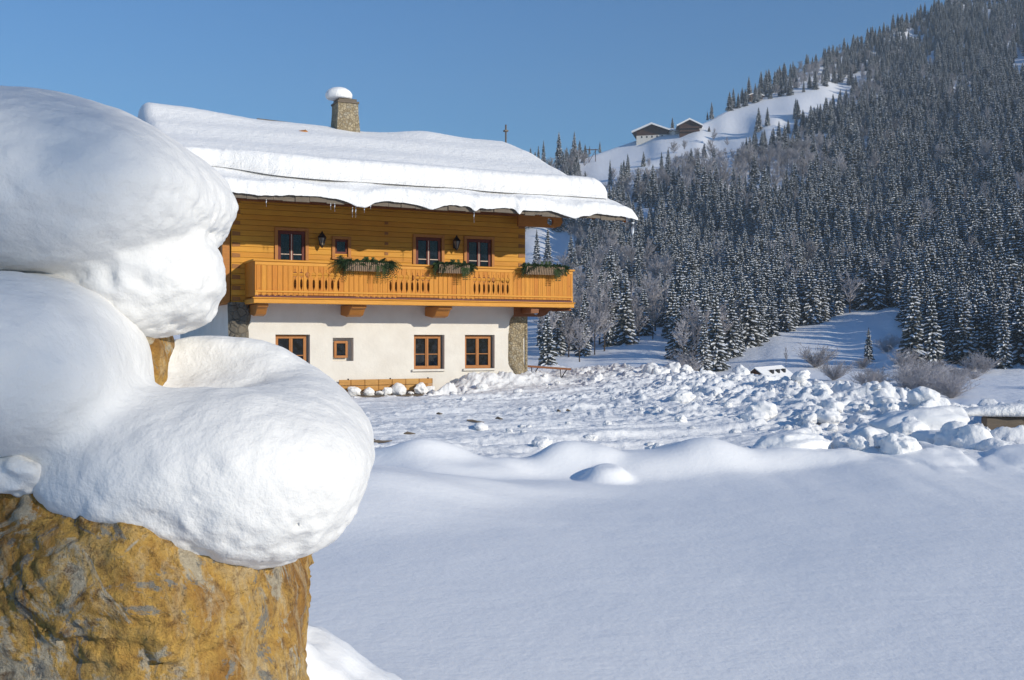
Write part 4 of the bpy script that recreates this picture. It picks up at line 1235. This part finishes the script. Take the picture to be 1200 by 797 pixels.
# roof seen just over the bank, down in the valley
Dv = 105.0
x0, y0, z0 = at(886, 430.5, Dv)
chalet('valley_cabin', 'brown gabled cabin below the yard, only its snowy roof showing over the bank', 'cabin', (x0, y0, z0 - 5.7), R(-30), 6.0, 9, 3.0, 2.3, 0.5, (M['beam_dark'], M['plaster']), win=0, roof_t=0.15, vents=3)
# ski-lift like timber frame at the meadow's left edge
p = on_hill(694, 190)
mb = MB(); mb.bar((p[0] - 2, p[1], p[2] - 2), (p[0] - 2, p[1], p[2] + 8), .4); mb.bar((p[0] + 2, p[1], p[2] - 2), (p[0] + 2, p[1], p[2] + 8), .4); mb.bar((p[0] - 3.5, p[1], p[2] + 7.5), (p[0] + 3.5, p[1], p[2] + 7.5), .5); mb.bar((p[0] - 2, p[1], p[2]), (p[0] + 2, p[1], p[2] + 7), .3)
tag(mb.build('timber_gantry', M['old_wood']), 'tall timber gantry standing at the left end of the skyline meadow', 'timber gantry')

# ================================================================== TREES
def spruce_mesh(seed, wid=0.17, snow=0.78):
    r = random.Random(seed); mb = MB()
    nw = 23
    for i in range(nw):
        t = 0.07 + 0.92 * (i / (nw - 1)) ** 0.95
        L0 = wid * (1 - t) ** 0.82 * (1.0 - 0.30 * max(0, 0.14 - t) / 0.14) + 0.008
        nb = 9 if t < 0.75 else 6
        off = r.uniform(0, 6.28)
        for k in range(nb):
            a = off + 2 * math.pi * k / nb + r.uniform(-0.28, 0.28)
            L = L0 * r.uniform(0.70, 1.18)
            if r.random() < 0.05: L *= 0.4
            ca, sa = math.cos(a), math.sin(a)
            zz = t + r.uniform(-0.012, 0.012)
            dr = 0.55 * (1 - t) + 0.12
            pts = []
            ns = 4
            for j in range(ns + 1):
                s = j / ns
                pts.append(Vector((ca * L * s, sa * L * s, zz - dr * L * (s ** 1.3) + 0.10 * L * s * s + r.uniform(-.003, .003))))
            side = Vector((-sa, ca, 0))
            sp = 0.92 / nw
            has = r.random() < snow
            for j in range(ns):
                p, q = pts[j], pts[j + 1]
                w0 = L * 0.24 * (1 - 0.30 * abs(j / ns - 0.4)) * r.uniform(0.7, 1.2); w1 = L * 0.24 * (1 - 0.30 * abs((j + 1) / ns - 0.4)) if j < ns - 1 else L * 0.03
                hg = Vector((0, 0, -(0.35 + 0.4 * r.random()) * sp * 1.25))
                # dark hanging fans to both sides and below
                mb.quad([p, q, q + side * w1 + hg * 0.7, p + side * w0 + hg], 0)
                mb.quad([p, p - side * w0 + hg, q - side * w1 + hg * 0.7, q], 0)
                mb.quad([p, q, q + hg * 1.0, p + hg * r.uniform(0.6, 1.6)], 0)
                if has and j >= 1 and r.random() < 0.86:
                    up = Vector((0, 0, 0.0045 + 0.003 * r.random())); f0 = r.uniform(0.5, 1.05); f1 = r.uniform(0.5, 1.05)
                    mb.quad([p + up, q + up, q + side * w1 * f1 + hg * 0.28 * f1 + up * .3, p + side * w0 * f0 + hg * 0.36 * f0 + up * .3], 1)
                    mb.quad([p + up, p - side * w0 * f0 + hg * 0.36 * f0 + up * .3, q - side * w1 * f1 + hg * 0.28 * f1 + up * .3, q + up], 1)
    mb.tube([(0, 0, 0.93), (0, 0, 1.02)], [0.006, 0.001], 4, 0)
    return mb
def bare_mesh(seed, spread=0.30, trunkh=0.25, multi=1, ntw=24, wsc=1.0):
    r = random.Random(seed); mb = MB()
    def strip(p, q, w):
        d = (q - p); s = d.cross(Vector((r.uniform(-1, 1), r.uniform(-1, 1), 0.2)));
        if s.length < 1e-6: return
        w *= wsc; s.normalize(); s *= w
        s2 = d.cross(s).normalized() * w
        mb.quad([p - s, p + s, q + s * .4, q - s * .4]); mb.quad([p - s2, p + s2, q + s2 * .4, q - s2 * .4])
    for m in range(multi):
        base = Vector((r.uniform(-.05, .05), r.uniform(-.05, .05), 0)) if multi > 1 else Vector((0, 0, 0))
        nl = 15 if multi == 1 else 5
        for i in range(nl):
            t0 = r.uniform(trunkh, 0.8) if multi == 1 else 0.02
            a = r.uniform(0, 6.28)
            L = spread * (1.1 - t0 * 0.6) * r.uniform(.6, 1.1) * 1.3
            el = r.uniform(0.6, 1.25)
            d = Vector((math.cos(a) * math.cos(el), math.sin(a) * math.cos(el), math.sin(el)))
            if multi > 1: L = r.uniform(0.6, 1.0)
            p = base + Vector((0, 0, t0))
            prev = p
            for s in range(4):
                q = prev + (d * L / 4) + Vector((r.uniform(-.02, .02), r.uniform(-.02, .02), 0.012))
                strip(prev, q, 0.0075 * (1 - s * .2))
                for k in range(ntw // 4):
                    b = prev.lerp(q, r.random())
                    dd = (d + Vector((r.uniform(-1, 1), r.uniform(-1, 1), r.uniform(-.4, .9)))).normalized()
                    ll = L * r.uniform(.15, .42)
                    e = b + dd * ll; strip(b, e, 0.0042)
                    for z in range(2):
                        e0 = b + dd * ll * r.uniform(.3, .9)
                        strip(e0, e0 + (dd + Vector((r.uniform(-1, 1), r.uniform(-1, 1), r.uniform(-.4, .8)))).normalized() * ll * .45, 0.0032)
                prev = q
    return mb
def as_mesh(mb, name, mats):
    o = mb.build(name, mats, fix=False); me = o.data; bpy.data.objects.remove(o); return me
SPR = [as_mesh(spruce_mesh(k + 1, w, sn), 'spruce_crown', [M['needle'], M['tsnow']]) for k, (w, sn) in enumerate(((.17, .93), (.15, .85), (.19, .96), (.135, .80), (.165, .93)))]
TRK = as_mesh(MB().tube([(0, 0, -0.06), (0, 0, 0.3), (0, 0, 0.95)], [0.016, 0.012, 0.002], 7), 'spruce_trunk', [M['bark']])
BARE = [as_mesh(bare_mesh(11), 'crown', [M['twig']]), as_mesh(bare_mesh(12, 0.24), 'crown', [M['twig']]), as_mesh(bare_mesh(14, 0.36, .2), 'crown', [M['twig']])]
BTRK = as_mesh(MB().tube([(0, 0, -0.06), (0.01, 0, 0.4), (0, 0.01, 0.92)], [0.014, 0.010, 0.002], 6), 'trunk', [M['bark']])
BUSH = [as_mesh(bare_mesh(21, multi=9, ntw=14, wsc=1.5), 'bush_twigs', [M['twig']]), as_mesh(bare_mesh(23, multi=7, ntw=16, wsc=1.5), 'bush_twigs', [M['twig']])]

def put_tree(kind, name, mesh, trunk, loc, h, rz, wx, lab, group):
    e = empty(name, loc, rz); e.scale = (h * wx, h * wx, h); e.empty_display_size = 0.1
    c = bpy.data.objects.new('crown', mesh); COL.objects.link(c); c.parent = e
    if trunk is not None:
        t = bpy.data.objects.new('trunk', trunk); COL.objects.link(t); t.parent = e
    return tag(e, lab, kind, group)

def poly_in(poly, x, y):
    ins = False; n = len(poly)
    for i in range(n):
        x1, y1 = poly[i]; x2, y2 = poly[(i + 1) % n]
        if (y1 > y) != (y2 > y) and x < (x2 - x1) * (y - y1) / (y2 - y1) + x1: ins = not ins
    return ins
MEADOW = [
    [(688, 150), (745, 130), (850, 100), (852, 132), (880, 122), (930, 112), (985, 97), (1020, 84), (1010, 92), (985, 106), (955, 122), (915, 140), (880, 155), (858, 170), (835, 166), (800, 172), (775, 190), (745, 196), (718, 206), (700, 214), (686, 214)],
    [(836, 442), (850, 424), (885, 405), (930, 386), (985, 370), (1040, 361), (1062, 360), (1062, 378), (1050, 395), (1030, 412), (1010, 432), (1000, 470), (836, 470)],
    [(610, 520), (670, 437), (720, 412), (760, 398), (788, 400), (792, 430), (788, 520)],
    [(600, 300), (612, 268), (640, 266), (655, 275), (672, 283), (676, 292), (655, 305), (640, 330), (625, 400), (640, 410), (630, 432), (600, 440)],
    [(1120, 470), (1160, 440), (1215, 424), (1215, 520), (1100, 520)],
    [(716, 372), (722, 352), (742, 338), (752, 342), (745, 360), (728, 374)],
    [(905, 217), (925, 209), (962, 207), (962, 213), (925, 219)],
    [(735, 228), (742, 212), (748, 214), (744, 236)],
]
BAREZ = [  # polygon, share of bare trees
    ([(640, 168), (690, 190), (700, 250), (650, 260)], 0.55),
    ([(760, 200), (800, 178), (860, 172), (900, 190), (960, 180), (985, 215), (940, 232), (860, 235), (780, 240)], 0.72),
    ([(620, 300), (700, 290), (780, 330), (780, 400), (690, 437), (600, 440)], 0.48),
    ([(700, 205), (770, 190), (780, 230), (700, 250)], 0.6),
    ([(990, 400), (1060, 385), (1120, 420), (1160, 430), (1130, 470), (980, 470)], 0.93),
    ([(800, 400), (860, 395), (850, 430), (790, 445)], 0.6),
    ([(940, 40), (1060, 90), (1000, 140), (930, 110)], 0.25),
    ([(640, 290), (720, 280), (720, 340), (640, 330)], 0.45),
]
rng = random.Random(5)
cand = []
cell = {}
def try_add(px, py, mind):
    """poisson-like spacing in the flattened picture of the slope"""
    cx, cy = int(px // 12), int(py // 12)
    for a in (-1, 0, 1):
        for b in (-1, 0, 1):
            for (qx, qy) in cell.get((cx + a, cy + b), ()):
                if (qx - px) ** 2 + ((qy - py) * 1.7) ** 2 < mind ** 2: return False
    cell.setdefault((cx, cy), []).append((px, py)); return True
for it in range(60000):
    px = rng.uniform(560, 1290); top = float(np.interp(px, SKY_P, SKY_Y))
    py = rng.uniform(top - 0, 468)
    if any(poly_in(m_, px, py) for m_ in MEADOW): continue
    D = float(hill_D(px, py))
    th = rng.triangular(8, 19, 13.5) * float(np.interp(D, [200, 450, 900], [0.95, 1.0, 0.78])); hp = th * 1200 / D
    if any(poly_in(m_, px, py - hp * k_) for m_ in MEADOW for k_ in (0.9, 0.6, 0.3)) and rng.random() < 0.985: continue
    if not try_add(px, py, min(11.0, 3700 / D)): continue
    pb = 0.06
    if float(vnoise(px / 26., py / 15., 123)) + float(vnoise(px / 60., py / 25., 124)) > (0.85 if py > 140 else 1.3) and D > 330: continue
    for pz, v_ in BAREZ:
        if poly_in(pz, px, py): pb = v_; break
    bare = rng.random() < pb
    if py > 438 and not bare: continue
    if bare and py > 425 and px < 800: continue
    if bare and py > 395 and px > 960 and rng.random() < 0.35: continue
    cand.append((D, px, py, bare, th))
# unseen bare trees, added so their twigs filter the sun on the left foreground
SHADE_POPLAR = as_mesh(bare_mesh(31, 0.24, 0.47, ntw=64, wsc=1.15), 'crown', [M['twig']])
for i, (pp, ss_, h_) in enumerate(((0.5, 26, 19), (0.25, 28.5, 20), (-0.7, 27, 20), (-1.7, 30, 21), (0.55, 31, 20.5), (-0.3, 24, 18.5), (-2.6, 27, 19))):
    tx = 0.614 * pp + 0.789 * ss_; ty = 0.788 * pp - 0.615 * ss_
    put_tree('bare tree', 'bare_tree', SHADE_POPLAR, BTRK, (tx, ty, -0.2), h_, i * 1.3, 0.27, 'unseen leafless poplar added behind the viewpoint to filter the sun', 'unseen poplars added to filter the sun')
# named trees that stand out
NAMED = [(1070, 430, 97, .19), (1092, 430, 92, .17), (1018, 424, 42, .15), (637, 192, 28, .15), (655, 196, 42, .15), (673, 196, 42, .14), (631, 190, 20, .15), (783, 206, 34, .15), (715, 218, 32, .13), (728, 236, 46, .15),
         (703, 178, 13, .15), (788, 154, 17, .2), (834, 139, 20, .15), (829, 140, 10, .2), (831, 154, 7, .3), (629, 318, 50, .13), (642, 318, 52, .15), (634, 432, 26, .15), (736, 380, 42, .15), (748, 378, 34, .15), (691, 180, 10, .15), (804, 206, 10, .4), (1115, 425, 66, .15)]
named_lab = {0: 'tall snow-laden spruce right of the lower meadow, left of the front pair', 1: 'tall snow-laden spruce behind the bushes, right one of the front pair', 2: 'small lone spruce standing among bare bushes in front of the lower meadow',
             11: 'dark round-headed spruce standing between the two skyline farmhouses', 12: 'dark spruce alone on the skyline right of the farmhouses', 14: 'small dark conifer on the meadow just right of the brown farmhouse'}
nn = 0
for i, (px, py, hpx, wr) in enumerate(NAMED):
    x, y, z = on_hill(px, py); h = hpx * y / 1200
    put_tree('spruce', 'spruce_tree', SPR[i % 5] if i not in (0, 1) else SPR[(2, 0)[i]], TRK, (x, y, z - 0.3), h, i * 1.1, wr / 0.165, named_lab.get(i, 'snow-dusted spruce standing taller than the trees around it on the hillside'), 'standing-out spruces' if i not in named_lab else None)
    nn += 1
# larger spruces: individuals; the rest: one object
spr = sorted([c for c in cand if not c[3]]); bar = sorted([c for c in cand if c[3]])
print('TREES spruce', len(spr), 'bare', len(bar), 'nearest', spr[:1], 'farthest', spr[-1:])
def _unused(D, rng): return rng.uniform(12, 19) * (0.85 + 0.25 * min(1, D / 600))
def zone(px, py):
    if py < 250: return 'high on the slope'
    if px < 700: return 'just right of the farmhouse'
    if px < 800: return 'left of the lower meadow, behind the crest clods'
    if px < 930: return 'above the left half of the lower meadow'
    if px < 1060: return 'above the right half of the lower meadow'
    if px < 1130: return 'right of the lower meadow, behind the bushes'
    return 'at the right edge of the forest'
NI = 300 - nn
for i, (D, px, py, _, th) in enumerate(spr[:NI]):
    x, y, z = on_hill(px, py)
    put_tree('spruce', 'spruce_tree', SPR[rng.randrange(5)], TRK, (x, y, z - 0.3), th, rng.uniform(0, 6.28), rng.uniform(0.95, 1.45), 'snow-laden spruce ' + zone(px, py), 'spruces ' + zone(px, py))
for i, (D, px, py, _, th) in enumerate(bar[:290]):
    x, y, z = on_hill(px, py)
    if py > 395 and px > 960 or py > 432:
        put_tree('bush', 'bare_bush', BUSH[i % 2], None, (x, y, z - 0.1), rng.uniform(1.6, 4.2), rng.uniform(0, 6.28), rng.uniform(1.1, 1.6), 'frosted leafless bush in the thicket below the forest', 'frosted bushes below the forest')
    else:
        put_tree('bare tree', 'bare_tree', BARE[rng.randrange(3)], BTRK, (x, y, z - 0.3), rng.uniform(9, 14), rng.uniform(0, 6.28), rng.uniform(1.0, 1.4), 'frosted leafless tree ' + zone(px, py), 'leafless trees ' + zone(px, py))
for (px, py, hpx, w_, lab) in ((956, 431, 24, 1.35, 'round bare bush standing alone on the lower meadow'), (977, 446, 22, 1.3, 'bare bush just above the bank, right of the round one')):
    x, y, z = on_hill(px, py); put_tree('bush', 'bare_bush', BUSH[0], None, (x, y, z), hpx * y / 1200 / .95, 0.5, w_, lab, None)
x, y, z = on_hill(921, 433); put_tree('sapling', 'bare_sapling', BARE[1], BTRK, (x, y, z), 27 * y / 1200, 0.5, .55, 'thin bare sapling on the lower meadow behind the cabin roof', None)

def far_stuff(name, pts, meshes, hts, lab):
    """the rest of the wood: one object, instanced crowns on survey points"""
    me = bpy.data.meshes.new(name); n = len(pts)
    me.vertices.add(n); me.vertices.foreach_set('co', np.array(pts, np.float32).ravel())
    r = np.random.RandomState(3)
    a = me.attributes.new('tree_var', 'INT', 'POINT'); a.data.foreach_set('value', r.randint(0, len(meshes), n).astype(np.int32))
    a = me.attributes.new('tree_rot', 'FLOAT_VECTOR', 'POINT'); rot = np.zeros((n, 3), np.float32); rot[:, 2] = r.uniform(0, 6.28, n); a.data.foreach_set('vector', rot.ravel())
    a = me.attributes.new('tree_scl', 'FLOAT_VECTOR', 'POINT'); w = r.uniform(.95, 1.5, n); hts = np.array(hts)
    a.data.foreach_set('vector', np.stack([hts * w, hts * w, hts], 1).astype(np.float32).ravel())
    o = bpy.data.objects.new(name, me); COL.objects.link(o)
    ng = bpy.data.node_groups.new(name, 'GeometryNodeTree')
    ng.interface.new_socket('Geometry', in_out='INPUT', socket_type='NodeSocketGeometry'); ng.interface.new_socket('Geometry', in_out='OUTPUT', socket_type='NodeSocketGeometry')
    N = ng.nodes; Lk = ng.links
    gi = N.new('NodeGroupInput'); go = N.new('NodeGroupOutput'); jn = N.new('GeometryNodeJoinGeometry')
    def attr(nm, ty):
        q = N.new('GeometryNodeInputNamedAttribute'); q.data_type = ty; q.inputs[0].default_value = nm; return q.outputs[0]
    va = attr('tree_var', 'INT'); ra = attr('tree_rot', 'FLOAT_VECTOR'); sa = attr('tree_scl', 'FLOAT_VECTOR')
    for k, src in enumerate(meshes):
        oi = N.new('GeometryNodeObjectInfo'); oi.transform_space = 'ORIGINAL'; oi.inputs['Object'].default_value = src
        cmp_ = N.new('FunctionNodeCompare'); cmp_.data_type = 'INT'; cmp_.operation = 'EQUAL'
        Lk.new(va, cmp_.inputs[2]); cmp_.inputs[3].default_value = k
        ip = N.new('GeometryNodeInstanceOnPoints')
        Lk.new(gi.outputs[0], ip.inputs['Points']); Lk.new(cmp_.outputs[0], ip.inputs['Selection']); Lk.new(oi.outputs['Geometry'], ip.inputs['Instance'])
        e2r = N.new('FunctionNodeEulerToRotation'); Lk.new(ra, e2r.inputs[0]); Lk.new(e2r.outputs[0], ip.inputs['Rotation']); Lk.new(sa, ip.inputs['Scale'])
        Lk.new(ip.outputs[0], jn.inputs[0])
    Lk.new(jn.outputs[0], go.inputs[0])
    md = o.modifiers.new('trees', 'NODES'); md.node_group = ng
    return tag(o, lab, 'forest', None, 'stuff')
def src_of(me):
    for o in COL.objects:
        if o.type == 'MESH' and o.data == me: return o
def rest(lst, zoff):
    P = []; Hh = []
    for (D, px, py, _, th) in lst:
        x, y, z = on_hill(px, py); P.append((x, y, z - zoff)); Hh.append(th)
    return P, Hh
P_, H_ = rest(spr[NI:], 0.6)
ss = [s for s in (src_of(m_) for m_ in SPR) if s]
far_stuff('spruce_forest', P_, ss, H_, 'dense snow-dusted spruce forest covering the upper mountain side')
P_, H_ = rest(bar[290:], 0.3)
if P_:
    ss = [s for s in (src_of(m_) for m_ in BARE) if s]
    far_stuff('leafless_wood', P_, ss, [h * 0.75 for h in H_], 'grey leafless wood mixed in among the far spruces')

# ================================================================== AIR
bpy.context.view_layer.update()
lo = [1e9] * 3; hi = [-1e9] * 3
for o in COL.objects:
    if o.type == 'MESH':
        for c_ in o.bound_box:
            w_ = o.matrix_world @ Vector(c_)
            for q in range(3): lo[q] = min(lo[q], w_[q]); hi[q] = max(hi[q], w_[q])
print('BOUNDS', lo, hi)
hz = MB(); hz.box(lo[0] - 20, hi[0] + 20, lo[1] - 20, hi[1] + 20, lo[2] - 1, hi[2] + 20)
hm = bpy.data.materials.new('haze'); hm.use_nodes = True
t_ = hm.node_tree; t_.nodes.remove(t_.nodes['Principled BSDF'])
pv = t_.nodes.new('ShaderNodeVolumePrincipled'); pv.inputs['Color'].default_value = (0.74, 0.87, 1.0, 1); pv.inputs['Density'].default_value = HAZE
t_.links.new(pv.outputs[0], t_.nodes['Material Output'].inputs['Volume'])
if HAZE > 0: tag(hz.build('haze', hm), kind='stuff')
